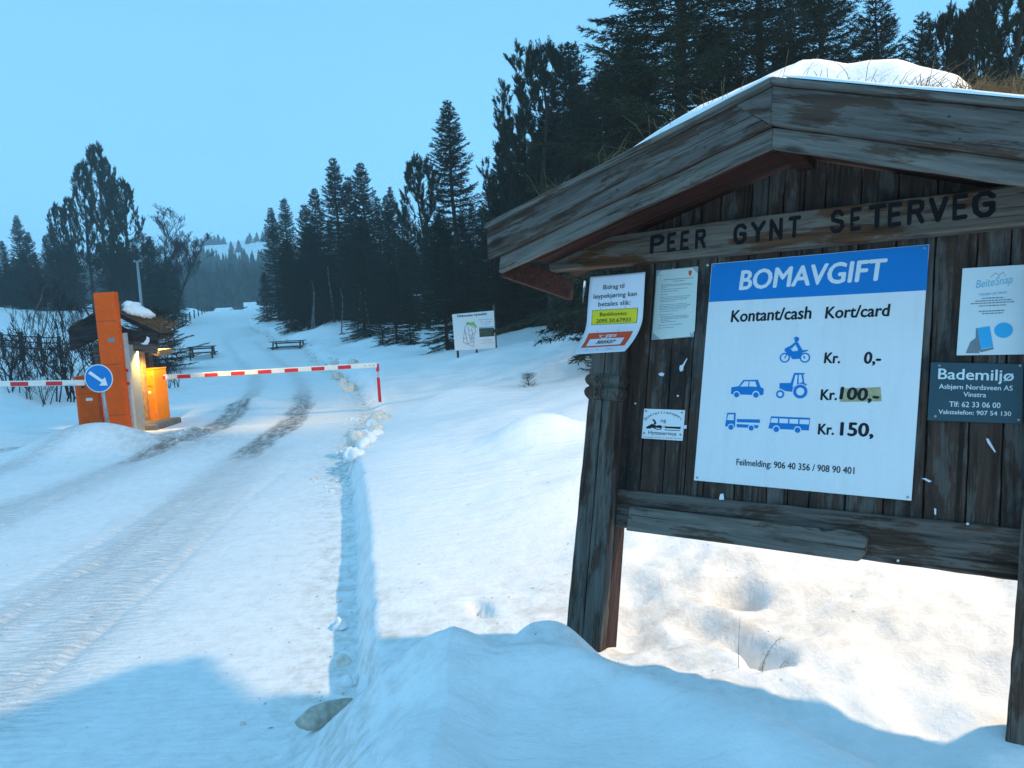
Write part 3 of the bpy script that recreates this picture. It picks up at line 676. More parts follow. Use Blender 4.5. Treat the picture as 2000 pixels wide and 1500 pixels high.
for i in range(30):
    px_ = rf.uniform(-60, 345); top = np.interp(px_, [-60, 100, 185, 260, 345], [480, 470, 430, 470, 540]) + rf.uniform(5, 60)
    tree_px('spruce_tree', 'dark conifer inside the left wood behind the front trees', 'conifers inside the left wood', SP[rf.choice((1, 3, 3))], px_, top, rf.uniform(71, 88), rf.uniform(.9, 1.3))
# thicket on the left
GT = 'leafless bushes in the left thicket'
labs = ['leafless bush at the left picture edge above the barrier arm', 'leafless bush second from the left edge in front of the rail fence', 'leafless bush with crossing stems before the rail fence', 'tall leafless bush in the middle of the thicket', 'dark leafless bush left of the pay station roof',
        'leafless bush behind the round arrow sign', 'thin leafless bush behind the orange pillar', 'twiggy bush right behind the pay station roof', 'fine leafless bush right of the pay station, by the road', 'leafless bush low at the edge of the berm', 'bushy thicket end under the pines', 'leafless bush behind the left barrier arm']
for i, (px_, ty, Y, k) in enumerate([(-10, 590, 22, 0), (28, 600, 21, 1), (62, 585, 24, 0), (95, 600, 20, 1), (132, 590, 21, 0), (160, 600, 24, 1), (215, 600, 26, 0), (290, 610, 30, 2), (322, 655, 22, 2), (70, 680, 19, 2), (115, 625, 27, 1), (10, 660, 19.5, 2)]):
    tree_px('leafless_bush', labs[i], GT, BU_[k], px_, ty, Y, 1.25, 'bush')
for i, (px_, ty, Y) in enumerate([(45, 520, 27), (120, 540, 25), (150, 560, 26)]):
    tree_px('birch_tree', ['slender birch rising from the thicket near the left edge', 'slender birch rising beside the rail fence end', 'slender birch left behind the pay station roof'][i], GT, BR[2], px_, ty, Y, .9)
tree_px('young_spruce', 'little green spruce peeping out left of the notice board post', None, SPS, 1172, 636, 13.0, .9)
tree_px('juniper_bush', 'snow dusted evergreen bush behind the pay station roof', None, SPS, 293, 605, 33, 1.6, 'bush')

# far forest on the valley side
def far_forest():
    rs = np.random.RandomState(3); V = []; Fc = []; b = 0
    n = 0
    while n < 3000:
        Y = rs.uniform(185, 520); t = rs.uniform(-.85, -.05)
        X = t * Y; dens = 1. if Y < 370 + 25 * math.sin(t * 60) else (.16 if Y < 455 else .5)
        c = vnoise(X / 14, Y / 14, 9); 
        if Y > 370 and c < .05: continue
        if rs.rand() > dens: n += .15; continue
        n += 1
        h = rs.uniform(7, 13) * (1. if Y < 400 else .65); r = h * (rs.uniform(.30, .42) if Y > 420 else rs.uniform(.16, .22)); h *= (.95 if Y > 420 else 1.); z0 = float(H(np.array([X]), np.array([Y]))[0]) - .3
        ti = 4; k = 7
        for j in range(ti):
            f0 = j / ti; zb = z0 + h * (.06 + f0 * .9); zt = z0 + h * min(1, .06 + (f0 + .42) * .95); rr = r * (1 - f0 * .85)
            a = rs.rand() * 6.28
            ring = []
            for q in range(2 * k):
                aa = a + math.pi * q / k; rq = rr * (rs.uniform(.8, 1.2) if q % 2 else rs.uniform(.35, .6)); ring.append((X + rq * math.cos(aa), Y + rq * math.sin(aa), zb + (rs.uniform(-.1, .25) if q % 2 == 0 else -.3)))
            V += ring + [(X, Y, zt)]
            for q in range(2 * k): Fc.append((b + q, b + (q + 1) % (2 * k), b + 2 * k))
            b += 2 * k + 1
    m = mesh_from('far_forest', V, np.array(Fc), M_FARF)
    tag(link('far_forest', m), 'hazy conifer forest covering the valley side beyond the road', 'forest', kind='stuff')
far_forest()

# ------------------------------------------------------------------ notice board
_Pc = [np.array([(x - 1000) / F, -(y - 750) / F, -1.]) for x, y in [(1390, 515), (1815, 477), (1780, 978), (1355, 938)]]
_b, _c, _d = np.linalg.solve(np.array([_Pc[1], -_Pc[2], _Pc[3]]).T, _Pc[0])
_Q = [q * 3.1 for q in (_Pc[0], _b * _Pc[1], _c * _Pc[2], _d * _Pc[3])]
_u = _Q[1] - _Q[0]; _v = _Q[0] - _Q[3]; _u /= np.linalg.norm(_u); _v /= np.linalg.norm(_v)
_m = _u + _v; _m /= np.linalg.norm(_m); _q = _u - _v; _q /= np.linalg.norm(_q); _u = (_m + _q) / 2 ** .5; _v = (_m - _q) / 2 ** .5
BU3, BV3, BN3 = RC @ _u, RC @ _v, RC @ np.cross(_u, _v)
BO = RC @ _Q[0] + np.array([0, 0, EYE])
def bmat(u=0., y=0., v=0.):
    o = BO + BU3 * u - BN3 * y + BV3 * v
    return Matrix([[BU3[0], -BN3[0], BV3[0], o[0]], [BU3[1], -BN3[1], BV3[1], o[1]], [BU3[2], -BN3[2], BV3[2], o[2]], [0, 0, 0, 1]])
def bp(x, y, off=0.):
    r = ray(x, y); o = BO + BN3 * off; e = np.array([0, 0, EYE]); t = ((o - e) @ BN3) / (r @ BN3); p = e + r * t - BO
    return float(p @ BU3), float(p @ BV3)
def plank(name, mat, parent, p0, p1, wid, y0, y1, bev=.003, rough=.002, seed=0, ends=(0, 0), side=0):
    """board from p0 to p1 (u,v) along its own x axis, width wid downwards, with slightly uneven edges"""
    rd = random.Random(hash((name, seed)) & 0xffff if False else seed * 7919 + 13)
    L = math.hypot(p1[0] - p0[0], p1[1] - p0[1]); a = math.atan2(p1[1] - p0[1], p1[0] - p0[0])
    n = max(2, int(L / .06)); bm = bmesh.new(); top = []; bot = []
    for i in range(n + 1):
        x = L * i / n
        e0 = ends[0] * (i == 0); e1 = ends[1] * (i == n)
        top.append((x + e0, rd.uniform(-rough, rough))); bot.append((x - e1, -wid + rd.uniform(-rough, rough)))
    poly = bot + top[::-1]
    mbx = MB(); 
    k = len(poly); V = [(p[0], y0, p[1]) for p in poly] + [(p[0], y1, p[1]) for p in poly]
    Fc = []
    for i in range(n):
        Fc.append((i, i + 1, k - 2 - i, k - 1 - i)); Fc.append((k + k - 1 - i, k + k - 2 - i, k + i + 1, k + i))
    for i in range(k): Fc.append((i, i + k, (i + 1) % k + k, (i + 1) % k))
    mbx.add(V, Fc)
    o = mbx.build(name, mat, parent, bevel=bev)
    o.location = (p0[0], 0, p0[1]); o.rotation_euler = (0, -a, 0); return o
_nr = random.Random(6)
NBD = thing('notice_board', 'large weathered brown wooden notice board with carved name beam and turf roof', 'notice board', mat=bmat())
# upright planks of the back wall
seams = [-.372, -.262, -.155, -.058, .025, .154, .284, .362, .442, .569, .696, .822, .948, 1.045, 1.13]
def roof_v(u): return .372 - .318 * abs(u - .363) + .02
for i, (a, b) in enumerate(zip(seams[:-1], seams[1:])):
    rd = random.Random(i * 5 + 1); dy = rd.uniform(-.003, .003); g = .0035; n = 22
    top = min(roof_v(a), roof_v(b)); V = []; zt = [roof_v(a), roof_v(b)]
    mb = MB(); z0 = -1.03
    for k in range(n + 1):
        f = k / n
        for (x, zz, s) in ((a + g * rd.uniform(.3, 1.2), zt[0], 1), (b - g * rd.uniform(.3, 1.2), zt[1], -1)):
            z = z0 + (zz - z0) * f
            V += [(x, dy, z), (x, .022, z)]
    Fc = []
    for k in range(n):
        q = k * 4; Fc += [(q, q + 2, q + 6, q + 4), (q + 3, q + 1, q + 5, q + 7), (q + 1, q, q + 4, q + 5), (q + 2, q + 3, q + 7, q + 6)]
    Fc += [(0, 1, 3, 2), (n * 4, n * 4 + 2, n * 4 + 3, n * 4 + 1)]
    mb.add(V, Fc); mb.build('plank', M_WZ, NBD, bevel=.0015)
mb = MB(); mb.box((.38, .035, -.35), (1.5, .02, 1.3)); mb.build('backing_board', M_DARKW, NBD)
# posts
def post(ul, ur, name='post'):
    p = link(name, None, NBD)
    mid = (ul + ur) / 2
    mb = MB()
    # split front: two staves side by side, the seam open
    for k, (a, b) in enumerate(((ul, mid - .002), (mid + .002, ur))):
        st = MB(); V = []; n = 30; rd = random.Random(int(100 * ul) + k)
        lean = lambda z: -.035 * (-.5 - z) / 1.3 if z < -.5 else 0
        for i in range(n + 1):
            z = -2.35 + 1.752 * i / n; j1, j2 = rd.uniform(-.0015, .0015), rd.uniform(-.0015, .0015)
            V += [(a + lean(z) * (1 if k == 0 else .6) + j1, -.092 + .003 * k, z), (b + lean(z) * (.6 if k == 0 else -.2) + j2, -.092 + .003 * k, z), (b + lean(z) * (.6 if k == 0 else -.2) + j2, -.03, z), (a + lean(z) + j1, -.03, z)]
        Fc = []
        for i in range(n):
            q = i * 4
            for s in range(4): Fc.append((q + s, q + (s + 1) % 4, q + 4 + (s + 1) % 4, q + 4 + s))
        Fc += [(3, 2, 1, 0), (n * 4, n * 4 + 1, n * 4 + 2, n * 4 + 3)]
        st.add(V, Fc); st.build('stave', M_POST, p, bevel=.004)
    mb = MB(); V = []; n = 26
    mb.box(((ul + ur) / 2 + .004, .02, -1.3), (ur - ul - .004, .098, 2.1)); mb.build('rear_timber', M_POSTB, p, bevel=.004)
    # carved head: two rolls over a neck
    prof = [(-.60, .0), (-.592, .006), (-.582, .013), (-.566, .017), (-.550, .013), (-.543, .004), (-.540, .001), (-.536, .004), (-.526, .013), (-.510, .017), (-.496, .013), (-.486, .004), (-.475, 0), (-.12, 0)]
    for k, (a, b) in enumerate(((ul, mid - .002), (mid + .002, ur))):
        hd = MB(); V = []; 
        for z, e in prof:
            ea, eb = (e, 0) if k == 0 else (0, e)
            V += [(a - ea, -.092 - e, z), (b + eb, -.092 - e, z), (b + eb, -.02, z), (a - ea, -.02, z)]
        Fc = []
        for i in range(len(prof) - 1):
            q = i * 4
            for s in range(4): Fc.append((q + s, q + (s + 1) % 4, q + 4 + (s + 1) % 4, q + 4 + s))
        Fc += [(3, 2, 1, 0), tuple((len(prof) - 1) * 4 + s for s in range(4))]
        hd.add(V, Fc); hd.build('carved_head', M_POST, p, smooth=False)
    for (x, dx) in (((ul + mid) / 2 + .0, 0), ):
        br = MB(); br.box((x - .03, -.098, -1.80), (.045, .008, .16)); br.build('iron_bracket', M_RUST, p, bevel=.002)
    br = MB(); br.box((ur + .004, .0, -1.80), (.008, .06, .16)); br.build('iron_bracket', M_RUST, p, bevel=.002)
    return p
post(-.495, -.356); post(1.118, 1.257)
# rails
rl = plank('rail', M_WX, NBD, (-.36, -.985), (1.118, -.945), .165, -.022, .05, .004, .0015, 3)
def nail(u, v, off):
    mb = MB(); mb.tube([(u, -off - .002, v), (u, -off + .003, v)], [.0035, .004], 8); return mb.build('nail', M_RUST, NBD)
for a_, b_ in zip(seams[:-1], seams[1:]):
    for v_ in (-.90, -.55, -.10): nail((a_ + b_) / 2 + _nr.uniform(-.02, .02), v_ + _nr.uniform(-.01, .01), .0035)
for u_ in (-.18, .2, .85, 1.02): nail(u_, -1.04 + _nr.uniform(-.02, .02), .0225)
for u_ in (-.62, -.25, .1, .50, .9): nail(u_, .497 - .318 * abs(u_ - .363) - .04, .4525); nail(u_ + .03, .497 - .318 * abs(u_ + .03 - .363) - .105, .4525)
bt = MB()
pts = [bp(x, y, .055) for x, y in [(1222, 1036), (1450, 1066), (1650, 1094), (1676, 1097), (1690, 1080), (1693, 1052), (1684, 1042), (1640, 1033), (1605, 1038), (1600, 1031), (1450, 1014), (1229, 989)]]
bt.prism(pts, -.055, -.0245); bt.build('broken_batten', M_WXG, NBD, bevel=.004)
# name beam with its worn lettering
bm_ = MB()
q = [bp(x, y, .06) for x, y in [(1073, 529), (1400, 497), (1700, 468), (2000, 438), (2140, 424), (2140, 343), (2000, 358), (1700, 395), (1400, 432), (1180, 463), (1092, 484), (1070, 503)]]
bm_.prism(q, -.06, -.006); BEAM = bm_.build('name_beam', M_WXB, NBD, bevel=.004)
def strokes(lines, w):
    return lines, w
GLY = {'P': [[(0, 0), (0, 1), (.42, 1), (.60, .88), (.60, .62), (.42, .5), (0, .5)]], 'E': [[(.55, 0), (0, 0), (0, 1), (.55, 1)], [(0, .5), (.45, .5)]],
 'R': [[(0, 0), (0, 1), (.44, 1), (.60, .88), (.60, .66), (.44, .52), (0, .52)], [(.35, .5), (.62, 0)]],
 'G': [[(.64, .82), (.48, .98), (.22, 1), (.04, .8), (0, .5), (.06, .18), (.24, 0), (.48, .0), (.64, .14), (.64, .46), (.40, .46)]],
 'Y': [[(0, 1), (.32, .5), (.64, 1)], [(.32, .5), (.32, 0)]], 'N': [[(0, 0), (0, 1), (.60, 0), (.60, 1)]], 'T': [[(0, 1), (.66, 1)], [(.33, 1), (.33, 0)]],
 'S': [[(.56, .84), (.42, 1), (.16, 1), (.02, .84), (.04, .62), (.30, .52), (.56, .42), (.60, .18), (.44, 0), (.16, 0), (0, .15)]], 'V': [[(0, 1), (.32, 0), (.64, 1)]], ' ': []}
def stroke_mesh(mb, pts, r, y, mp, ky=1.):
    """polyline with round joints as flat capsules; each one a hair above the last so faces never share a plane"""
    for i, (a, b) in enumerate(zip(pts[:-1], pts[1:])):
        ax, ay = a; bx, by = b; an = math.atan2(by - ay, bx - ax); P = []
        for k in range(7): t = an + math.pi / 2 + math.pi * k / 6; P.append((ax + r * math.cos(t), ay + r * math.sin(t)))
        for k in range(7): t = an - math.pi / 2 + math.pi * k / 6; P.append((bx + r * math.cos(t), by + r * math.sin(t)))
        yy = y - .00035 * i
        P = [mp(*p) for p in P]
        mb.add([(p[0], yy, p[1]) for p in P] + [(p[0], y + .004, p[1]) for p in P], [tuple(range(14))] + [(i_, i_ + 14, (i_ + 1) % 14 + 14, (i_ + 1) % 14) for i_ in range(14)])
# letter positions (pixel x of left edge / width of each letter in the photo) along the baseline
LET = [('P', 1270, 1297), ('E', 1302, 1322), ('E', 1328, 1348), ('R', 1357, 1379), ('G', 1432, 1457), ('Y', 1466, 1494), ('N', 1503, 1529), ('T', 1539, 1563),
       ('S', 1622, 1649), ('E', 1660, 1684), ('T', 1696, 1728), ('E', 1734, 1763), ('R', 1773, 1805), ('V', 1814, 1850), ('E', 1861, 1892), ('G', 1900, 1941)]
wob = random.Random(4)
for ch, x0, x1 in LET:
    yb = np.interp(x0, [1270, 1432, 1622, 1900], [495, 477, 454, 424]); cap = np.interp(x0, [1270, 1900], [30, 42])
    a = bp(x0 + 3, yb - 2, .06); b = bp(x1 - 3, yb - 2 - (x1 - x0) * .10, .06); t = bp(x0 + 3 + 1, yb - 2 - cap, .06)
    w = .64; ca = wob.uniform(-.02, .02)
    mp = lambda x, z, a=a, b=b, t=t: (a[0] + (b[0] - a[0]) * x / w + (t[0] - a[0]) * z * .6, a[1] + (b[1] - a[1]) * x / w + (t[1] - a[1]) * z)
    mb = MB(); rr = .112
    for pl in GLY[ch]:
        pl2 = [(x + wob.uniform(-.015, .015), z + wob.uniform(-.015, .015)) for x, z in pl]
        stroke_mesh(mb, pl2, rr, -.0612 - .0009 * GLY[ch].index(pl) * 3, mp)
    o = mb.build('letter', M_LETTER, BEAM)
    # BEAM is untransformed, so the letter sits directly on its face
# gable: verge boards in two layers, cover strip
LU = (-.846, .108); AP = (.363, .497)
sl = .318
def vb(name, mat, poly, y0, y1, bev=.004): 
    mb = MB(); mb.prism(poly, y0, y1); return mb.build(name, mat, NBD, bevel=bev)
def slope_board(name, mat, u0, u1, dv, wid, y0, y1, seed, lft=True):
    """board following the left/right roof slope; dv: how far below the outer roof line its top edge lies"""
    f = lambda u: .497 - sl * abs(u - .363) - dv
    p0, p1 = (u0, f(u0)), (u1, f(u1))
    return p0, p1
ROOF = link('roof', None, NBD)
def prism_along(name, mat, u0, u1, dv, hgt, y0, y1, parent, seed=0, rough=.0018, cut=None, bev=.003, low=None):
    f = lambda u: .497 - sl * abs(u - .363) - dv
    rd = random.Random(seed); n = max(2, int(abs(u1 - u0) / .07)); a = math.atan2(f(u1) - f(u0), u1 - u0); c, s = math.cos(a), math.sin(a)
    top = []; bot = []
    for i in range(n + 1):
        u = u0 + (u1 - u0) * i / n
        top.append((u, f(u) + rd.uniform(-rough, rough))); bot.append((u, f(u) - hgt + rd.uniform(-rough, rough)))
    if cut: top[0] = (top[0][0] + cut[0], top[0][1] + cut[0] * math.tan(a)); top[-1] = (top[-1][0] - cut[1], top[-1][1] - cut[1] * math.tan(a))
    if low: bot[0] = (bot[0][0] - low[0], bot[0][1] + low[2]); bot[-1] = (bot[-1][0] + low[1], bot[-1][1] + low[3])
    o0 = (u0, f(u0))
    def loc(p): x, z = p[0] - o0[0], p[1] - o0[1]; return (c * x + s * z, -s * x + c * z)
    P = [loc(p) for p in bot + top[::-1]]; k = len(P)
    V = [(p[0], y0, p[1]) for p in P] + [(p[0], y1, p[1]) for p in P]; Fc = []
    for i in range(n): Fc.append((i, i + 1, k - 2 - i, k - 1 - i)); Fc.append((k + k - 1 - i, k + k - 2 - i, k + i + 1, k + i))
    for i in range(k): Fc.append((i, i + k, (i + 1) % k + k, (i + 1) % k))
    o = MB().add(V, Fc).build(name, mat, parent, bevel=bev)
    o.location = (o0[0], 0, o0[1]); o.rotation_euler = (0, -a, 0); return o
prism_along('verge_board', M_WX, -.846, .363, 0, .135, -.45, -.425, ROOF, 1, cut=(-.02, .13))
prism_along('verge_board', M_WX, .363, 1.62, 0, .135, -.452, -.427, ROOF, 2)
vb('verge_board', M_WX, [(.363, .360), (.363, .494), (.235, .453)], -.4505, -.426, .002)
prism_along('lower_verge_board', M_WXG, -.80, .363, .135, .072, -.423, -.398, ROOF, 3)
prism_along('lower_verge_board', M_WXG, .363, 1.58, .135, .072, -.423, -.398, ROOF, 4)
prism_along('cover_strip', M_WXG, -.862, .363, -.024, .022, -.475, -.40, ROOF, 5, .0012)
prism_along('cover_strip', M_WXG, .363, 1.64, -.024, .022, -.475, -.40, ROOF, 6, .0012)
BACK = .12
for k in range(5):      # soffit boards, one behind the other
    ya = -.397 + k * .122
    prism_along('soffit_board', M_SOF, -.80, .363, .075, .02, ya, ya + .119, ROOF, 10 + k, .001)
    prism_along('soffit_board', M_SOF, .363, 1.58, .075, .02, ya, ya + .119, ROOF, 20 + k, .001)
prism_along('roof_deck', M_DARKW, -.82, .363, .0, .073, -.424, BACK, ROOF, 30); prism_along('roof_deck', M_DARKW, .363, 1.60, .0, .073, -.424, BACK, ROOF, 31)
for s, u in ((1, -.80), (-1, 1.55)):
    mb = MB(); z = .497 - sl * abs(u - .363); mb.box((u, -.11, z - .17), (.025, .57, .10)); mb.build('eave_board', M_SOF, ROOF, bevel=.003)
mb = MB(); mb.box((.363, -.11, .375), (.06, .58, .06)); mb.build('ridge_beam', M_SOF, ROOF, bevel=.004)
# turf layer on the roof
def roof_layer(name, mat, thick, parent, seed, u0=-.80, u1=1.58, y0=-.39, y1=BACK - .02):
    nu, ny = 120, 22; V = []
    us = np.linspace(u0, u1, nu); yy = np.linspace(y0, y1, ny)
    U, Yy = np.meshgrid(us, yy); base = .497 - sl * np.abs(U - .363) + .002
    e = np.minimum(1, np.minimum(np.minimum(U - u0, u1 - U), np.minimum((Yy - y0) * 1.6, y1 - Yy)) / .05)
    Z = base + thick(U, Yy) * np.clip(e, 0, 1) ** .5
    V = np.stack([U, Yy, Z], -1).reshape(-1, 3); idx = np.arange(nu * ny).reshape(ny, nu)
    Q = np.stack([idx[:-1, :-1], idx[:-1, 1:], idx[1:, 1:], idx[1:, :-1]], -1).reshape(-1, 4)
    return link(name, mesh_from(name, V, Q, mat, True), parent)
roof_layer('turf', M_TURF, lambda U, Y: .035 + .02 * fbm(U * 9, Y * 9, 3, 5) + .055 * sstep(.86, 1.0, U) * sstep(-.36, -.25, Y) + .02 * fbm(U * 30, Y * 30, 2, 6), ROOF, 1)
# roof snow, a thing lying on the turf
_sil = [(1290, 268), (1340, 236), (1400, 200), (1450, 172), (1510, 143), (1560, 124), (1600, 114), (1660, 121), (1700, 115), (1750, 120), (1800, 135), (1850, 146), (1872, 152), (1900, 176)]
_su, _sh = [], []
for _px, _py in _sil:
    _a = bp(_px, _py, .12); _su.append(_a[0]); _sh.append(max(0, _a[1] - (.497 - sl * abs(_a[0] - .363))))
def snow_th(U, Y):
    prof = np.interp(U, [-.6, _su[0] - .25] + _su + [_su[-1] + .1], [0, .0] + _sh + [0])
    k = sstep(-.40, -.10, Y + .04 * fbm(U * 5, Y * 0, 2, 9)); lf = 1 - sstep(.30, .45, U)
    k = k + (1 - k) * lf * .45 * sstep(-.43, -.36, Y)
    return prof * k * (1 + .10 * fbm(U * 4, Y * 4, 3, 8)) * (1 - .5 * sstep(.02, .18, Y))
rs_ = roof_layer('roof_snow', M_SNOW, lambda U, Y: snow_th(U, Y) - .004, None, 2, -.35, 1.05)
rs_.matrix_world = bmat(); tag(rs_, 'thick rounded snow cap lying on the turf roof of the notice board', 'snow cap')
edge = MB(); V = []; nE = 90; us = np.linspace(.40, 1.60, nE)
for i, u in enumerate(us):
    z = .497 - sl * abs(u - .363) + .002; w = .010 + .006 * float(vnoise(np.array([u * 14]), np.array([0.]), 3)[0]) + .004; d = .03 + .012 * float(vnoise(np.array([u * 20]), np.array([4.]), 5)[0])
    V += [(u, -.474, z + .0245 - .0), (u, -.470, z + .024 + w), (u, -.42, z + .028 + w * 1.3), (u, -.42 + d, z + .012)]
Fc = [(i * 4 + s, i * 4 + 4 + s, i * 4 + 5 + s, i * 4 + 1 + s) for i in range(nE - 1) for s in range(3)]
e_ = edge.add(V, Fc).build('snow_strip', M_SNOW, None, smooth=True); e_.matrix_world = bmat(); tag(e_, 'thin line of snow along the right verge of the board roof', 'snow')
# dry grass on the roof
def grass_patch(name, spots, parent, label=None):
    rd = random.Random(8); mb = MB()
    for (u, y, z, h, ln, n) in spots:
        for _ in range(n):
            x0 = u + rd.gauss(0, .035); y0 = y + rd.uniform(-.03, .03); hh = h * rd.uniform(.4, 1.2); a = rd.gauss(ln, .5)
            pts = []
            for k in range(4):
                t = k / 3; pts.append((x0 + a * hh * t * t * .9 + a * .12 * hh * t, y0 + rd.gauss(0, .1) * hh * t, z + hh * t * (1 - .25 * t * abs(a))))
            w = .0012
            for p, q_ in zip(pts[:-1], pts[1:]):
                mb.add([(p[0] - w, p[1], p[2]), (p[0] + w, p[1], p[2]), (q_[0] + w * .7, q_[1], q_[2]), (q_[0] - w * .7, q_[1], q_[2])], [(0, 1, 2, 3)])
    o = mb.build(name, M_GRASS, parent); o['kind'] = 'stuff'; return o
rv = lambda u: .497 - sl * abs(u - .363) + .01
sp_ = []
rg = random.Random(12)
for u in np.arange(-.74, .36, .028):
    sp_.append((u + rg.uniform(-.02, .02), -.36 + rg.uniform(0, .1), rv(u) + .02, rg.choice((.03, .05, .08, .13)) if rg.random() < .55 else .03, rg.uniform(-.5, .6), rg.choice((2, 3, 5))))
for u in (-.60, -.33, -.10, -.06, .0, .12, .16): sp_.append((u, -.33, rv(u) + .02, rg.uniform(.13, .20), rg.uniform(-.6, .3), 9))
for u in np.arange(.40, .80, .03): sp_.append((u, -.40, rv(u), rg.uniform(.05, .14), rg.uniform(-.5, .8), 3))
for u in np.arange(.74, 1.0, .012): sp_.append((u, -.385 + rg.uniform(0, .06), rv(u) + .01, rg.uniform(.06, .14), rg.uniform(-.3, 1.6), 10))
for u in np.arange(.93, 1.58, .006): _y = rg.uniform(-.38, -.10); sp_.append((u, _y, rv(u) + .03 + .05 * min(1, (_y + .38) / .12), rg.uniform(.05, .10), rg.uniform(-1.4, 1.4), 30))
grass_patch('grass', sp_, ROOF)
ic = MB(); p = bp(1141, 566, .12); ic.tube([(p[0], -.12, p[1] + .04), (p[0], -.12, p[1]), (p[0] - .002, -.12, p[1] - .04), (p[0] - .001, -.12, p[1] - .062)], [.006, .0045, .0025, .0006], 8)
i_ = ic.build('icicle', M_ICE, None, smooth=True); i_.matrix_world = bmat(); tag(i_, 'thin icicle hanging from the left eave of the notice board', 'icicle')

# ------------------------------------------------------------------ text
_tc = {}
def text2d(body, bold=0., shear=0., space=1.):
    k = (body, bold, shear, space)
    if k in _tc: return _tc[k]
    cu = bpy.data.curves.new('t', 'FONT'); cu.body = body; cu.size = 1; cu.offset = bold; cu.shear = shear; cu.space_character = space; cu.resolution_u = 3
    ob = bpy.data.objects.new('t', cu); COL.objects.link(ob)
    dg = bpy.context.evaluated_depsgraph_get(); me = bpy.data.meshes.new_from_object(ob.evaluated_get(dg))
    V = np.array([v.co[:2] for v in me.vertices]); Fc = [tuple(p.vertices) for p in me.polygons]
    bpy.data.objects.remove(ob); bpy.data.meshes.remove(me); bpy.data.curves.remove(cu)
    _tc[k] = (V, Fc); return V, Fc
CAPH = float(np.ptp(text2d('H')[0][:, 1]))
def put_text(parent, body, mat, P0, P1, cap, mp, bold=.01, shear=0., space=1., name='lettering'):
    """text whose baseline runs from P0 to P1 (u,v) with capital height cap; mp(u,v,lift) gives the local point"""
    V0, F0 = text2d(body, 0., shear, space); V, Fc, LV = [], [], []
    # heavier weight: the glyphs set five times a hair apart, each a hair further out
    for i_, (dx_, dy_) in enumerate([(0, 0)] if bold < .003 else [(-bold, 0), (bold, 0), (0, bold * .7), (0, -bold * .7), (0, 0)]):
        b0 = len(V); V += [(x_ + dx_, y_ + dy_) for x_, y_ in V0]; Fc += [tuple(b0 + q for q in f) for f in F0]; LV += [i_] * len(V0)
    V = np.array(V)
    x0, x1 = V[:, 0].min(), V[:, 0].max(); L = math.hypot(P1[0] - P0[0], P1[1] - P0[1]); sx = L / (x1 - x0); sy = cap / CAPH
    a = math.atan2(P1[1] - P0[1], P1[0] - P0[0]); c, s = math.cos(a), math.sin(a); out_ = []
    for (x, y), l_ in zip(V, LV):
        x = (x - x0) * sx; y = y * sy; p_ = mp(P0[0] + c * x - s * y, P0[1] + s * x + c * y); out_.append((p_[0], p_[1] - .00005 * l_, p_[2]))
    m = mesh_from(name, out_, Fc, mat); return link(name, m, parent)
def sign_thing(name, label, cat, off, thick, corners, mat, panel='panel', screws=(), group=None):
    """flat sign on the board; corners in photo pixels at its front plane"""
    P = [bp(x, y, off) for x, y in corners]
    t = thing(name, label, cat, mat=bmat(0, -off, 0), group=group)
    mb = MB(); mb.prism([P[3], P[2], P[1], P[0]], 0, thick); mb.build(panel, mat, t, bevel=.0008)
    for (x, y) in screws:
        p = bp(x, y, off); s = MB(); s.tube([(p[0], -.0035, p[1]), (p[0], -.0025, p[1]), (p[0], .001, p[1])], [.003, .0045, .005], 10); s.build('screw', M_SCREW, t)
    return t
def flat(lift=.0010): return lambda u, v: (u, -lift, v)
def txt(t, off, body, mat, x0, y0, x1, y1, cap, bold=.01, shear=0., lift=.001, name='lettering', space=1.):
    a, b = bp(x0, y0, off), bp(x1, y1, off); c = bp(x0, y0 - cap, off)
    return put_text(t, body, mat, a, b, abs(c[1] - a[1]), flat(lift), bold, shear, space, name)
# --- toll price sign
so = .008
TS = sign_thing('price_sign', 'big white price sign with blue header on the notice board', 'sign', so, .004, [(1390, 515), (1815, 477), (1780, 978), (1355, 938)], M_SIGN, screws=[(1396, 519), (1806, 484), (1773, 971), (1362, 933)])
mb = MB(); P = [bp(x, y, so) for x, y in [(1391, 516), (1814, 478), (1810, 567), (1384.5, 590)]]; mb.poly([P[3], P[2], P[1], P[0]], -.0006); mb.build('blue_header', M_BLUE, TS)
T = lambda *a, **k: txt(TS, so, *a, **k)
T('BOMAVGIFT', M_WHITE, 1443, 566, 1733, 546, 36, bold=.030, shear=.12, lift=.0014)
T('Kontant/cash', M_BLACK, 1427, 629, 1585, 622, 22, bold=.028, shear=.10)
T('Kort/card', M_BLACK, 1611, 622, 1739, 617, 22, bold=.028, shear=.10)
T('Kr.', M_BLACK, 1609, 709, 1641, 709, 20, bold=.036, shear=.08)
T('0,-', M_BLACK, 1687, 710, 1721, 710, 22, bold=.036, shear=.08)
T('Kr.', M_BLACK, 1602, 781, 1635, 781, 20, bold=.036, shear=.08)
mb = MB(); P = [bp(x, y, so) for x, y in [(1641, 759), (1720, 756), (1722, 784), (1640, 785)]]; mb.poly([P[3], P[2], P[1], P[0]], -.0005); mb.build('price_tape', M_TAPE, TS)
T('100,-', M_BLACK, 1639, 779, 1717, 784, 23, bold=.036, shear=.06, lift=.0012)
T('Kr.', M_BLACK, 1597, 848, 1629, 849, 20, bold=.036, shear=.08)
mb = MB(); P = [bp(x, y, so) for x, y in [(1636, 820), (1715, 822), (1713, 859), (1634, 856)]]; mb.poly([P[3], P[2], P[1], P[0]], -.0005); mb.build('price_sticker', M_WHITE, TS)
T('150,', M_BLACK, 1640, 850, 1706, 853, 25, bold=.036, shear=.04, lift=.0012)
T('Feilmelding: 906 40 356 / 908 90 401', M_BLACK, 1438, 908, 1669, 926, 12, bold=.016, shear=.03)
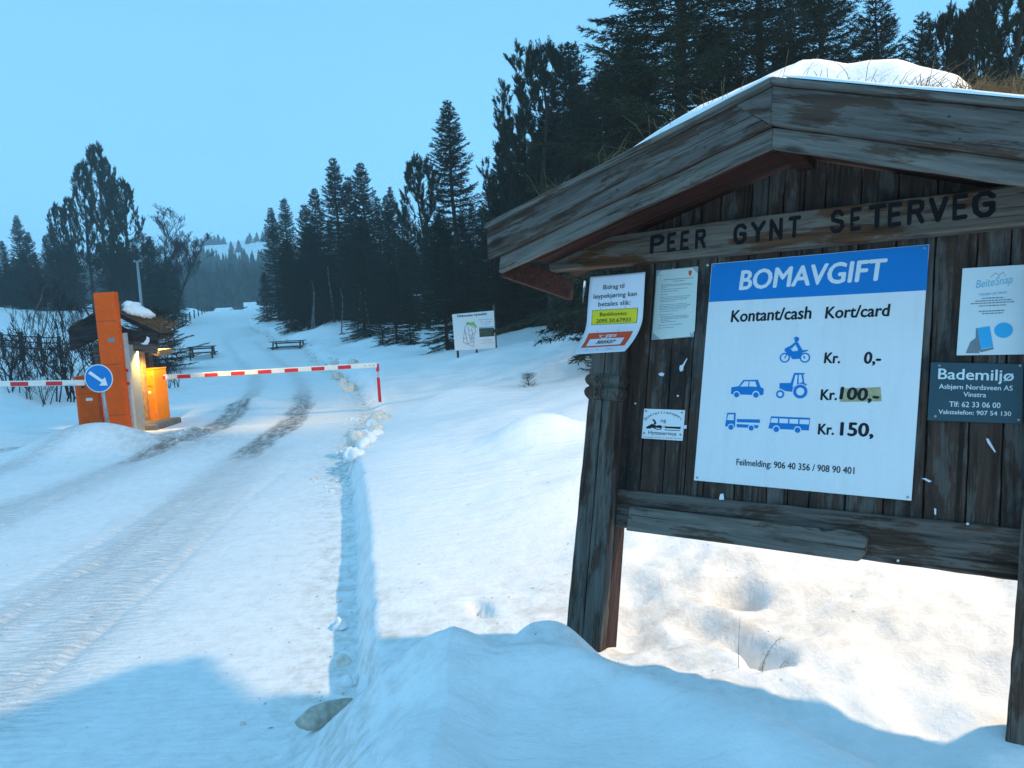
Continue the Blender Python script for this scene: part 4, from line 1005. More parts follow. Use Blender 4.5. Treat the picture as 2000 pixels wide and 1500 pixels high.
# pictograms
def picto(lines, mat=None, t=None, off=so):
    """lines: list of (kind, data) in pixel coordinates"""
    mb = MB(); hole = MB(); k = 0
    for kind, d in lines:
        k += 1; lift = -.0008 - .00004 * k
        if kind == 'p': P = [bp(x, y, off) for x, y in d]; mb.poly(P[::-1], lift)
        elif kind == 'c': c = bp(d[0], d[1], off); r = abs(bp(d[0], d[1] + d[2], off)[1] - c[1]); mb.disc(c, r, 20, y=lift)
        elif kind == 'h': P = [bp(x, y, off) for x, y in d]; hole.poly(P[::-1], lift)
        elif kind == 'r': c = bp(d[0], d[1], off); r = abs(bp(d[0], d[1] + d[2], off)[1] - c[1]); hole.disc(c, r, 20, y=lift)
    o = mb.build('pictogram', mat or M_BLUE, t or TS)
    if hole.v: hole.build('pictogram_gap', M_WHITE, o)
z5 = lambda pts: [(1340 + x * .26, 460 + y * .26) for x, y in pts]
def zc(x, y, r): return (1340 + x * .26, 460 + y * .26, r * .26)
# car
picto([('p', z5([(337, 1190), (340, 1140), (395, 1132), (430, 1085), (540, 1083), (562, 1140), (584, 1150), (582, 1195), (560, 1200), (345, 1192)])),
       ('h', z5([(408, 1134), (440, 1096), (470, 1096), (466, 1134)])), ('h', z5([(474, 1134), (478, 1096), (520, 1096), (532, 1136)])), ('r', zc(380, 1193, 25)), ('r', zc(525, 1194, 27)), ('c', zc(380, 1196, 20)), ('c', zc(525, 1198, 21))])
# tractor
picto([('p', z5([(700, 1150), (703, 1108), (785, 1108), (812, 1032), (893, 1033), (893, 1042), (880, 1042), (888, 1105), (910, 1122), (850, 1150), (800, 1175), (745, 1168), (715, 1152)])), ('h', z5([(800, 1140), (822, 1048), (838, 1048), (832, 1120)])), ('h', z5([(846, 1112), (848, 1046), (866, 1046), (874, 1100)])),
       ('r', zc(858, 1172, 58)), ('c', zc(858, 1172, 53)), ('r', zc(858, 1172, 29)), ('r', zc(707, 1192, 37)), ('c', zc(707, 1192, 31)), ('r', zc(707, 1192, 17))])
# lorry
picto([('p', z5([(293, 1432), (310, 1332), (374, 1332), (368, 1440), (296, 1434)])), ('h', z5([(307, 1385), (318, 1344), (360, 1344), (358, 1388)])), ('p', z5([(382, 1378), (555, 1382), (555, 1408), (381, 1402)])), ('p', z5([(380, 1416), (545, 1425), (540, 1448), (380, 1440)])),
       ('r', zc(337, 1438, 25)), ('c', zc(337, 1440, 20)), ('r', zc(490, 1444, 25)), ('c', zc(490, 1446, 20))])
# bus
picto([('p', z5([(618, 1448), (640, 1358), (932, 1370), (922, 1465), (622, 1450)])), ('h', z5([(632, 1404), (646, 1372), (692, 1374), (688, 1408)])), ('h', z5([(700, 1408), (703, 1374), (768, 1377), (765, 1411)])), ('h', z5([(776, 1411), (779, 1378), (844, 1381), (841, 1415)])), ('h', z5([(852, 1415), (855, 1382), (926, 1384), (922, 1419)])),
       ('r', zc(678, 1454, 27)), ('c', zc(678, 1456, 21)), ('r', zc(838, 1460, 27)), ('c', zc(838, 1462, 21))])
# motorcycle with rider
picto([('c', zc(742, 918, 38)), ('r', zc(742, 918, 27)), ('c', zc(893, 918, 38)), ('r', zc(893, 918, 27)), ('p', z5([(737, 922), (745, 925), (768, 880), (760, 872)])), ('p', z5([(740, 870), (742, 850), (775, 832), (800, 870), (915, 858), (916, 866), (875, 880), (862, 925), (800, 930), (782, 905), (765, 885)])),
       ('p', z5([(775, 835), (822, 800), (840, 800), (872, 855), (880, 870), (845, 872), (828, 832), (790, 850)])), ('c', zc(829, 780, 20)), ('h', z5([(803, 790), (803, 778), (818, 778), (816, 790)])), ('h', z5([(790, 855), (822, 820), (842, 855), (800, 862)])), ('p', z5([(880, 905), (884, 925), (896, 925), (893, 905)]))])
# --- white paper notice, lower part blown out
po = .104
PN_ = thing('paper_notice', 'white paper notice with yellow and orange boxes, curled away from the post', 'paper notice', mat=bmat())
pTL, pTR = bp(1153, 541, po), bp(1261, 531, po)
PWd = pTR[0] - pTL[0]; PHt = .385
def pm(s, t, lift=0.):
    """s across 0..1, t down 0..1"""
    u = pTL[0] + s * PWd; v = pTL[1] + s * (pTR[1] - pTL[1])
    e = max(0, t - .52) / .48; ang = e
    c = .085 * e ** 1.6 * (1.0 - .15 * s); dn = t * PHt - .022 * e ** 2.0 - .01 * e * s
    y = -po - c - .006 * math.sin(t * 5 + s * 2) * (t > 0) * .5
    return (u - .022 * e ** 1.8 - .012 * e * s, y - lift, v - dn)
mb = MB(); ns, ntt = 14, 40; V = [pm(i / ns, j / ntt) for j in range(ntt + 1) for i in range(ns + 1)]
mb.add(V, [(j * (ns + 1) + i, (j + 1) * (ns + 1) + i, (j + 1) * (ns + 1) + i + 1, j * (ns + 1) + i + 1) for j in range(ntt) for i in range(ns)])
sh = mb.build('sheet', M_PAPER, PN_, smooth=True)
md = sh.modifiers.new('thickness', 'SOLIDIFY'); md.thickness = .0006; md.offset = 1
def pmesh(s0, t0, s1, t1, mat, lift, name, inset=None, n=16):
    mb = MB(); V = [pm(s0 + (s1 - s0) * i / n, t0 + (t1 - t0) * j / n, lift) for j in range(n + 1) for i in range(n + 1)]
    mb.add(V, [(j * (n + 1) + i, (j + 1) * (n + 1) + i, (j + 1) * (n + 1) + i + 1, j * (n + 1) + i + 1) for j in range(n) for i in range(n)]); return mb.build(name, mat, PN_)
def ptext(body, mat, s0, s1, t, cap, bold=.01, shear=0., lift=.0022):
    return put_text(PN_, body, mat, (s0, -t), (s1, -t), cap, lambda a, b: pm(a, -b, lift), bold, shear)
ptext('Bidrag til', M_BLACK, .27, .65, .165, .052, .006); ptext('løypekjøring kan', M_BLACK, .10, .88, .265, .052, .006); ptext('betales slik:', M_BLACK, .20, .78, .36, .052, .006)
pmesh(.09, .40, .91, .575, M_BLACK, .0011, 'box_outline'); pmesh(.098, .405, .902, .570, M_YEL, .0016, 'yellow_box')
ptext('Bankkonto:', M_BLACK, .24, .73, .475, .042, .004, lift=.003); ptext('2095.50.67933', M_BLACK, .18, .80, .553, .045, .004, lift=.003)
pmesh(.09, .68, .90, .895, M_RED, .0012, 'orange_box'); pmesh(.17, .768, .80, .872, M_PAPER, .0018, 'number_field')
ptext('v', M_WHITE, .315, .375, .748, .055, .02, lift=.003); ptext('pps', M_WHITE, .455, .64, .748, .055, .02, lift=.003)
sm = MB()
for k in range(8):
    a0 = math.pi * (1.12 + .76 * k / 8); a1 = math.pi * (1.12 + .76 * (k + 1) / 8)
    for (r0, r1) in ((.030, .043),):
        P = [pm(.415 + r * 1.25 * math.cos(a), .738 - r * math.sin(a) * .75, .0031) for r, a in ((r0, a0), (r1, a0), (r1, a1), (r0, a1))]; sm.add(P, [(0, 1, 2, 3)])
for ex in (.398, .436): sm.add([pm(ex + .008 * math.cos(a), .722 - .006 * math.sin(a), .0031) for a in np.linspace(0, 6.283, 9)[:-1]], [tuple(range(7, -1, -1))])
sm.build('smile_mark', M_WHITE, PN_)
ptext('503527', M_BLACK, .33, .68, .842, .045, .03, .25, lift=.0036)
for s0, s1 in ((.22, .27), (.42, .46), (.60, .72)): pmesh(s0, .935, s1, .941, M_GREYP, .0015, 'fine_print', n=2)
for s0, t0 in ((.24, .375), (.68, .372), (.25, .655), (.62, .65)): pmesh(s0, t0, s0 + .006, t0 + .022, M_BLACK, .0012, 'staple', n=1)
# --- laminated notice
lo = .006
LN = sign_thing('laminated_notice', 'cream laminated page of small print between the paper notice and price sign', 'notice', lo, .0015, [(1282, 528), (1364, 520), (1355, 658), (1272, 664)], M_LAM, 'laminate')
mb = MB(); P = [bp(x, y, lo) for x, y in [(1291, 529), (1352, 523), (1363, 534), (1357, 646), (1346, 657), (1291, 663), (1275, 650), (1283, 541)]]; mb.poly(P[::-1], -.0006); mb.build('page', M_CREAM, LN)
rl_ = random.Random(2)
rows = [(548, .20, .92, 1), (552, .42, .70, 1), (558, .14, .86, 0), (560.5, .14, .90, 0), (563.5, .14, .26, 0), (567, .14, .80, 0), (571, .14, .58, 0), (577, .14, .32, 0), (582, .14, .88, 0), (585, .14, .84, 0), (588, .14, .80, 0), (591, .14, .50, 0), (597, .14, .80, 0), (600, .14, .90, 0), (603, .14, .84, 0), (606, .14, .80, 0), (610, .14, .60, 0), (616, .14, .48, 0), (620, .18, .84, 0), (622.5, .20, .88, 0), (625, .20, .86, 0), (628, .20, .42, 0), (631, .20, .55, 0), (637, .14, .74, 0), (642, .14, .54, 0)]
mb = MB()
for y, a, b, bold in rows:
    x0 = 1283 - (y - 528) * .08; x = x0 + a * 80
    while x < x0 + b * 80:
        w = rl_.uniform(2.0, 6.5); q0 = bp(x, y - (x - x0) * .075, lo); q1 = bp(min(x + w, x0 + b * 80), y - (x + w - x0) * .075, lo); hh = .0016 if bold else .0011
        mb.poly([(q0[0], q0[1] - hh), (q1[0], q1[1] - hh), (q1[0], q1[1] + hh), (q0[0], q0[1] + hh)], -.0009); x += w + .9
mb.build('small_print', M_GREYP, LN)
mb = MB(); mb.poly([bp(x, y, lo) for x, y in [(1345, 529), (1345, 535), (1348, 540), (1351, 535), (1351.5, 528)]], -.0009); mb.build('crest', M_RED, LN)
for x, y in ((1290, 538), (1314, 524), (1349, 651)): p = bp(x, y, lo); s = MB(); s.tube([(p[0], -.003, p[1]), (p[0], .001, p[1])], [.003, .004], 8); s.build('pin', M_SCREW, LN)
# --- snow scooter plate
sc_ = .007
ST = sign_thing('small_plate', 'small white plate with snow scooter and sledge drawing, left of the price sign', 'plate', sc_, .003, [(1258, 798), (1338, 801), (1333, 861), (1253, 856)], M_WHITE, screws=[(1262, 803), (1332, 806), (1258, 846), (1329, 849)])
z3 = lambda pts: [(1230 + x * .07, 780 + y * .07) for x, y in pts]
arc = 'Scootertransport'; gl = text2d; cu_ = []
cxp, cyp = 1296, 842.; ang0, ang1 = math.radians(160), math.radians(22)
for i, ch in enumerate(arc):
    f = (i + .5) / len(arc); a = ang0 + (ang1 - ang0) * f
    px_, py_ = 1296 + 37 * math.cos(a) * 1.0, 829 - 21.0 * math.sin(a)
    tx, ty = -math.sin(a) * 37 * -1, -math.cos(a) * 21 * -1
    L = math.hypot(tx, ty); tx, ty = tx / L, -ty / L * -1
    ty = -abs(ty) if a > math.pi / 2 else abs(ty)
    w = {'t': 2.4, 'r': 2.9, 'S': 4.2, 's': 3.0}.get(ch, 3.9)
    a_, b_ = bp(px_ - tx * w / 2, py_ - ty * w / 2, sc_), bp(px_ + tx * w / 2, py_ + ty * w / 2, sc_)
    put_text(ST, ch, M_BLACK, a_, b_, .0125 if ch != 'S' else .013, flat(.001), .004, name='lettering')
txt(ST, sc_, 'og', M_BLACK, 1290, 824, 1301, 824.6, 6.5, bold=.004)
txt(ST, sc_, 'Hytteservice', M_BLACK, 1266.5, 848, 1321, 851, 7.2, bold=.004)
txt(ST, sc_, 'Brendstad Tlf 977 15 129/907 38 437', M_GREYP, 1257, 854.5, 1330.5, 858.2, 2.7, bold=.0)
picto([('p', z3([(450, 780), (620, 680), (760, 735), (810, 720), (880, 725), (900, 780), (880, 840), (760, 850), (700, 820), (620, 790), (580, 815), (480, 820)])), ('p', z3([(625, 560), (650, 545), (715, 590), (745, 660), (720, 705), (660, 690), (690, 650)])), ('p', z3([(900, 755), (985, 770), (985, 785), (900, 770)])), ('p', z3([(985, 715), (1000, 755), (1415, 770), (1425, 745), (1420, 830), (985, 800)])), ('p', z3([(960, 830), (1000, 845), (1400, 865), (1400, 882), (990, 862)])),
       ('h', z3([(710, 785), (780, 800), (860, 800), (850, 825), (760, 825)]))], M_BLACK, ST, sc_)
# --- poster on the right
pt_ = .007
PO = sign_thing('poster', 'pale poster with blue phone and blue disc at the right picture edge', 'poster', pt_, .003, [(1880, 524), (2012, 516), (2010, 692), (1868, 694)], M_POSTER)
txt(PO, pt_, 'BeiteSnap', M_CYANP, 1906, 563, 1979, 552, 15, bold=.0, shear=.35)
txt(PO, pt_, 'Husdyr på beite!', M_CYANP, 1913, 578, 1967, 573, 5.5, bold=.004, shear=.1)
mb = MB(); 
for (y, a, b) in ((583, 1918, 1961), (588.5, 1905, 1976), (593.5, 1896, 1981), (598, 1912, 1965), (608.5, 1912, 1963), (613, 1918, 1959)):
    x = a
    while x < b:
        w = rl_.uniform(2.5, 7); q0, q1 = bp(x, y - (x - a) * .05, pt_), bp(min(b, x + w), y - (x + w - a) * .05, pt_); mb.poly([(q0[0], q0[1] - .0018), (q1[0], q1[1] - .0018), (q1[0], q1[1] + .0018), (q0[0], q0[1] + .0018)], -.0009); x += w + 1.2
mb.build('small_print', M_GREYP, PO)
mb = MB(); c = bp(1960, 645, pt_); mb.disc(c, .026, 26, y=-.0009); P = [bp(x, y, pt_) for x, y in [(1909, 641), (1933, 637), (1940, 677), (1916, 682)]]; mb.poly(P[::-1], -.0012); mb.build('blue_shapes', M_CYAN, PO)
mb = MB(); P = [bp(x, y, pt_) for x, y in [(1906, 641), (1905, 684), (1917, 688), (1941, 682), (1940, 678), (1916, 683), (1909, 641)]]; mb.poly(P[::-1], -.0010); P = [bp(x, y, pt_) for x, y in [(1886, 690), (1895, 668), (1905, 660), (1908, 680), (1914, 690)]]; mb.poly(P[::-1], -.0008); mb.build('grey_hand', M_GREYP, PO)
mb = MB()
for a, b in (((1934, 542), (1945, 533)), ((1945, 533), (1951, 538)), ((1951, 538), (1960, 531)), ((1960, 531), (1965, 541))):
    q0, q1 = bp(*a, pt_), bp(*b, pt_); mb.poly([(q0[0], q0[1] - .001), (q1[0], q1[1] - .001), (q1[0], q1[1] + .001), (q0[0], q0[1] + .001)], -.0008)
mb.build('mountain_line', M_GREYP, PO)
# --- teal plate
tp = .008
TP = sign_thing('name_plate', 'dark teal company plate with pale lettering below the poster', 'plate', tp, .004, [(1818, 707), (1999, 711), (1997, 828), (1811, 821)], M_TEAL, screws=[(1835, 714), (1993, 714), (1827, 813), (1990, 820)])
txt(TP, tp, 'Bademiljø', M_POSTER, 1832, 740, 1980, 744, 20, bold=.015)
for b_, x0, y0, x1, y1, c_ in (('Asbjørn Nordsveen AS', 1834, 759, 1978, 763, 9), ('Vinstra', 1881.5, 774.5, 1926, 776, 9), ('Tlf: 62 33 06 00', 1854, 794, 1954, 797, 10), ('Vakttelefon: 907 54 130', 1833, 808, 1975, 812.5, 8)):
    txt(TP, tp, b_, M_POSTER, x0, y0, x1, y1, c_, bold=.012)
# torn paper scraps and pins left on the planks
def scrap(pts, off, label, grp=None, mat=None):
    P = [bp(x, y, off) for x, y in pts]; n = len(P); mb = MB(); rd = random.Random(int(pts[0][0]))
    V = [(p[0], -off - rd.uniform(0, .006), p[1]) for p in P]; V2 = [(p[0], p_[1] + .0008, p[2]) for p, p_ in zip(V, V)]
    mb.add(V + V2, [tuple(range(n - 1, -1, -1)), tuple(range(n, 2 * n))] + [(i, (i + 1) % n, (i + 1) % n + n, i + n) for i in range(n)])
    o = mb.build('paper_scrap', mat or M_PAPER, None); o.matrix_world = bmat(); tag(o, label, 'paper scrap', grp)
G_ = 'torn paper scraps left on the notice board planks'
scrap([(1926, 856), (1931, 857), (1937, 868), (1945, 882), (1943, 884), (1934, 872), (1929, 865)], .004, 'long torn white scrap below the dark teal plate', G_)
scrap([(1328, 714), (1334, 712), (1342, 699), (1343, 701), (1336, 716), (1335, 724), (1329, 726), (1327, 720)], .004, 'torn white scrap with tail under the laminated page', G_)
scrap([(1286, 730), (1292, 727), (1299, 730), (1296, 735), (1289, 734)], .004, 'small grey torn scrap left of the tailed scrap', G_)
scrap([(1800, 934), (1808, 934), (1820, 940), (1815, 942)], .004, 'grey torn flap right of the price sign near its bottom', G_)
scrap([(1405, 973), (1407, 965), (1413, 964), (1415, 976), (1405, 976)], .026, 'white scrap standing on the rail under the price sign', G_)
scrap([(1825, 992), (1829, 994), (1828, 1006), (1825, 1004)], .004, 'tiny white scrap right of the price sign above the rail', G_)
scrap([(1336, 831), (1341, 830), (1342, 837), (1337, 838)], .005, 'tiny white scrap at the right edge of the scooter plate', G_)
for i, (x, y, lab) in enumerate([(1382, 518, 'white pin left of the price sign top corner'), (1890, 1023, 'white pin on the rail under the long scrap'), (1754, 1095, 'white pin at the lower edge of the rail'), (1324, 773, 'white pin between scooter plate and torn scrap'), (1241, 788, 'white pin above the scooter plate'), (1780, 868, 'white pin right beside the price sign edge')]):
    off = .03 if y > 1000 else .004; p = bp(x, y, off); s = MB(); s.tube([(p[0], -off - .004, p[1]), (p[0], -off - .002, p[1]), (p[0], -off + .003, p[1])], [.002, .0045, .0045], 10)
    o = s.build('pin', M_WHITE, None, smooth=True); o.matrix_world = bmat(); tag(o, lab, 'pin', 'white pins on the notice board')

# ------------------------------------------------------------------ pay station and barriers
def frame_at(px_, py_, Y, rz=0.):
    p = atY(px_, py_, Y); return p
# tall orange pillar
D1 = 12.7; sc = D1 / F
pb = atY(232, 851, D1)
PI = thing('orange_pillar', 'tall flat orange steel pillar of the pay station', 'pillar', (float(pb[0]) - .02, D1 + .1, -.05), .0)
mb = MB(); mb.box((0, 0, 1.28), (.35, .16, 2.52)); mb.build('casing', M_ORANGE2, PI, bevel=.012)
mb = MB(); mb.box((.178, -.01, 1.15), (.03, .10, 2.24)); mb.build('side_flange', M_ORANGE2, PI, bevel=.004)
mb = MB(); mb.box((.215, .08, .98), (.045, .10, 1.7)); mb.build('white_edge_panel', plain('grey_white_panel', (.45, .44, .43), .5, .3, 0, .1, 12), PI, bevel=.004)
for z in (.95, 1.18): mb = MB(); mb.box((.217, .026, z), (.044, .006, .05)); mb.build('red_label', M_REDW, PI)
mb = MB(); mb.box((.192, -.05, 1.9), (.006, .02, .03)); mb.box((.192, -.05, 1.6), (.006, .02, .03)); mb.build('bolt', M_METAL, PI)
for z in (.42, 1.30, 2.05): mb = MB(); mb.box((0, -.081, z), (.34, .004, .006)); mb.build('seam', M_DARKM, PI)
for z in (.2, 1.28, 2.3):
    for x in (-.14, .14): mb = MB(); mb.tube([(x, -.086, z), (x, -.078, z)], .009, 8); mb.build('bolt', M_METAL, PI)
mb = MB(); mb.box((.06, -.082, 1.72), (.12, .004, .07)); mb.build('sticker', M_GREYP, PI)
# left cabinet
c0 = atY(186, 826, 13.5)
def cabinet(name, label, x, y, w, d, h, mat, rz, z=0.):
    t = thing(name, label, 'barrier cabinet', (x, y, z), rz, 'orange cabinets that drive the barrier arms')
    mb = MB(); mb.box((0, 0, h / 2), (w, d, h)); mb.build('body', mat, t, bevel=.012)
    mb = MB(); mb.box((-.0, -d / 2 - .006, h * .36), (w - .05, .012, h * .66)); mb.build('door', mat, t, bevel=.004)
    mb = MB(); mb.box((-.0, -d / 2 - .006, h * .84), (w - .05, .012, h * .26)); mb.build('upper_door', mat, t, bevel=.004)
    mb = MB(); mb.tube([(-.06, -d / 2 - .024, h * .83), (-.06, -d / 2 - .012, h * .83)], [.026, .028], 16); mb.build('lock', M_DARKM, t)
    mb = MB(); mb.tube([(-.04, -d / 2 - .018, h * .62), (-.04, -d / 2 - .012, h * .62)], [.008, .008], 10); mb.build('keyhole', M_DARKM, t)
    for hz_ in (.2, .5, .9): mb = MB(); mb.tube([(w / 2 - .012, -d / 2 - .018, h * hz_ - .03), (w / 2 - .012, -d / 2 - .018, h * hz_ + .03)], .008, 8); mb.build('hinge', M_METAL, t)
    mb = MB(); mb.box((.03, -d / 2 - .0135, h * .60), (.12, .003, .05)); mb.build('sticker', M_WHITE, t)
    mb = MB(); mb.box((0, 0, .02), (w + .03, d + .03, .05)); mb.build('foot', M_METAL, t)
    mb = MB(); mb.box((0, 0, h + .012), (w + .02, d + .02, .024)); mb.build('lid', mat, t, bevel=.006)
    return t
cr = atY(300, 829, 14.0)
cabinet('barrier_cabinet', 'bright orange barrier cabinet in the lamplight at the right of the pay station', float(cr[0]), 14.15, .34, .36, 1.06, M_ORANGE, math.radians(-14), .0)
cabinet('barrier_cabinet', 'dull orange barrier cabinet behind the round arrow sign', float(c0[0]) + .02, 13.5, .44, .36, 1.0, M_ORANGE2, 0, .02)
# right arm
a0, a1 = atY(319, 737, 13.9), atY(737, 713, 13.6)
def arm(name, label, a0, a1, hgt, stripes, start, tipped):
    d = np.array(a1) - np.array(a0); L = float(np.hypot(d[0], d[1])); rz = math.atan2(d[1], d[0]); pit = math.atan2(d[2], L)
    t = thing(name, label, 'barrier arm', tuple(map(float, a0)), rz, 'red and white barrier arms'); t.rotation_euler = (0, -pit, rz)
    mb = MB(); mb.box((L / 2, 0, 0), (L, .045, hgt)); mb.build('boom', M_BARW, t, bevel=.012)
    for s0, s1 in stripes:
        mb = MB(); mb.box(((s0 + s1) / 2 * L, 0, -.004), ((s1 - s0) * L, .049, hgt * .70)); mb.build('red_stripe', M_REDW, t)
    if tipped:
        for x in (.945, .965, .985): s = MB(); s.tube([(L * x, -.026, 0), (L * x, .0, 0)], .008, 8); s.build('bolt', M_DARKM, t)
        tp_ = link('hanging_tip', None, t); tp_.location = (L, 0, 0)
        tp_.rotation_euler = (0, pit, 0)
        mb = MB(); mb.box((0, 0, -.05), (.055, .03, .14)); mb.build('upper_sleeve', M_REDW, tp_, bevel=.006)
        mb = MB(); mb.tube([(.0, 0, -.11), (.0, 0, -.24)], .009, 8); mb.build('rod', M_METAL, tp_)
        mb = MB(); mb.box((.0, 0, -.46), (.055, .03, .46)); mb.build('lower_sleeve', M_REDW, tp_, bevel=.006)
    else:
        pass
    return t
px2f = lambda x: (x - 319) / (737 - 319)
arm('barrier_boom', 'long thin barrier arm lowered across the right lane', a0, a1, .095, [(0, .012)] + [(px2f(a), px2f(b)) for a, b in ((348, 374), (402, 428), (454, 481), (507, 533), (559, 585), (611, 636), (662, 687))], 0, True)
b0, b1 = atY(166, 747.5, 12.9), atY(-150, 752, 12.4)
L_ = arm('barrier_boom', 'thicker barrier arm closing the left lane, cut by the left picture edge', b0, b1, .10, [((166 - b) / 316, (166 - a) / 316) for a, b in ((88, 121), (18, 53), (-50, -17), (-120, -86))], 0, False)
# round arrow sign
ds = atY(197, 826, 12.25); dc = atY(193, 739, 12.25)
DS = thing('arrow_sign', 'round blue traffic sign with white arrow pointing down right', 'traffic sign', (float(dc[0]), 12.25, float(dc[2])), 0)
mb = MB(); n = 36
def disc3(r, y0, y1, mat, name, par):
    mb = MB(); V = [(r * math.cos(6.28318 * k / n), y0, r * math.sin(6.28318 * k / n)) for k in range(n)] + [(r * math.cos(6.28318 * k / n), y1, r * math.sin(6.28318 * k / n)) for k in range(n)]
    mb.add(V, [tuple(range(n)), tuple(range(2 * n - 1, n - 1, -1))] + [(k, k + n, (k + 1) % n + n, (k + 1) % n) for k in range(n)]); return mb.build(name, mat, par)
R0 = 27.5 * 12.25 / F
disc3(R0, -.004, .004, M_WHITE, 'rim', DS); dd_ = disc3(R0 * .94, -.006, -.0042, M_BLUE, 'face', DS)
z1 = lambda pts: [((x - 746) / 3.846 * 12.25 / F, -(y - 841) / 3.846 * 12.25 / F) for x, y in pts]
mb = MB(); mb.poly(z1([(672, 800), (690, 782), (772, 852), (795, 835), (808, 898), (745, 895), (765, 872)])[::-1], -.0075); mb.build('arrow', M_WHITE, DS)
mb = MB(); zb = -.15 - float(dc[2]); mb.tube([(.02, .04, .0 + .15), (.05, .04, zb)], .032, 12); mb.build('post', M_METAL, DS, smooth=True)
# roofed wooden pay station
YS = 13.4; k_ = YS / F
g0 = atY(228, 650, YS)
PS = thing('pay_station', 'small roofed wooden pay station with dark gable and snow on its turf', 'pay station', (float(g0[0]), YS, 0), 0)
def lx(x, y, Y=YS): p = atY(x, y, Y); return float(p[0]) - float(g0[0]), float(p[2])
# gable verge panels (front), roof slopes behind
def gpoly(name, pts, y0, y1, mat, par=None, Y=YS, bev=.006):
    mb = MB(); mb.prism([lx(x, y, Y) for x, y in pts], y0, y1); return mb.build(name, mat, par or PS, bevel=bev)
rf_ = link('roof', None, PS)
def upf(pts): return pts
gpoly('verge_panel', [(156, 684), (170, 680), (206, 662), (222, 655), (222, 601), (152, 640)], -.30, -.26, M_DARKW, rf_)
gpoly('verge_panel', [(228, 655), (250, 682), (256, 682), (258, 641), (243, 631), (222, 601), (222, 655)], -.26, -.20, M_DARKW, rf_)
gpoly('lower_verge_board', [(256, 681), (318, 690), (323, 676), (323, 667), (256, 655)], -.28, -.22, M_OLDW, rf_)
gpoly('upper_verge_board', [(256, 658), (323, 672), (323, 652), (257, 640)], -.32, -.26, M_DARKW, rf_)
gpoly('soffit', [(296, 686), (318, 695), (323, 688), (323, 682), (300, 682)], -.20, .3, M_BROWNW, rf_)
# roof slabs: left slope and right slope
for pts in ([(150, 640), (222, 601), (222, 608), (150, 648)], [(222, 601), (325, 651), (325, 659), (222, 608)]):
    gpoly('roof_slab', pts, -.25, .30, M_DARKW, rf_)
mb = MB(); V = []; nu, nv = 40, 22; A_, B_, C_ = lx(222, 600), lx(325, 650), lx(150, 639)
for j in range(nv + 1):
    for i in range(nu + 1):
        s = i / nu * 2 - 1; q0 = (A_[0] + (B_[0] - A_[0]) * s, A_[1] + (B_[1] - A_[1]) * s) if s > 0 else (A_[0] + (C_[0] - A_[0]) * -s, A_[1] + (C_[1] - A_[1]) * -s)
        V.append((q0[0], -.22 + .50 * j / nv, q0[1] + .03 + .04 * float(fbm(np.array([q0[0] * 7.]), np.array([j * .5]), 3, 2)[0]) * (0 < i < nu and 0 < j < nv) - .03 * (i in (0, nu) or j in (0, nv))))
mb.add(V, [(j * (nu + 1) + i, j * (nu + 1) + i + 1, (j + 1) * (nu + 1) + i + 1, (j + 1) * (nu + 1) + i) for j in range(nv) for i in range(nu)]); mb.build('turf', M_TURF, rf_)
g1 = MB(); rg2 = random.Random(3)
for _ in range(500):
    s = rg2.uniform(.05, 1); x = A_[0] + (B_[0] - A_[0]) * s; z = A_[1] + (B_[1] - A_[1]) * s + .05; y = rg2.uniform(-.2, .6); h = rg2.uniform(.05, .16); dx = rg2.gauss(.02, .06)
    g1.add([(x - .003, y, z), (x + .003, y, z), (x + dx, y + rg2.gauss(0, .03), z + h)], [(0, 1, 2)])
g_ = g1.build('grass', M_GRASS, rf_); g_['kind'] = 'stuff'
def lumpy(name, mat, rx, ry, rz_, seed, amp=.25, sub=3, flat_=.0):
    bm = bmesh.new(); bmesh.ops.create_icosphere(bm, subdivisions=sub, radius=1)
    rs = np.random.RandomState(seed); o = rs.rand(3) * 50
    for v in bm.verts:
        x, y, z = v.co; nz = 1 + amp * 2 * float(vnoise(np.array([x * 1.3 + o[0]]), np.array([y * 1.3 + z * 1.1 + o[1]]), seed)[0] + .5 * vnoise(np.array([x * 3 + z * 2 + o[2]]), np.array([y * 3 - z]), seed + 1)[0])
        v.co = (x * rx * nz, y * ry * nz, max(z, -.4) * rz_ * nz)
    m = bpy.data.meshes.new(name); bm.to_mesh(m); bm.free(); m.materials.append(mat); m.polygons.foreach_set('use_smooth', np.ones(len(m.polygons), bool)); return m
p = lx(266, 612); o = link('roof_snow_lump', lumpy('roof_snow_lump', M_SNOW, .33, .3, .15, 4, .35)); o.location = (float(g0[0]) + p[0] - .02, YS + .1, p[1] + .02); o.rotation_euler = (0, math.radians(20), 0); tag(o, 'lump of old snow on the pay station roof', 'snow cap')
p = lx(247, 600); o = link('roof_snow_lump', lumpy('roof_snow_lump', M_SNOW, .12, .2, .10, 7, .35)); o.location = (float(g0[0]) + p[0], YS + .15, p[1] + .02); tag(o, 'smaller snow lump by the pillar on the pay station roof', 'snow cap')
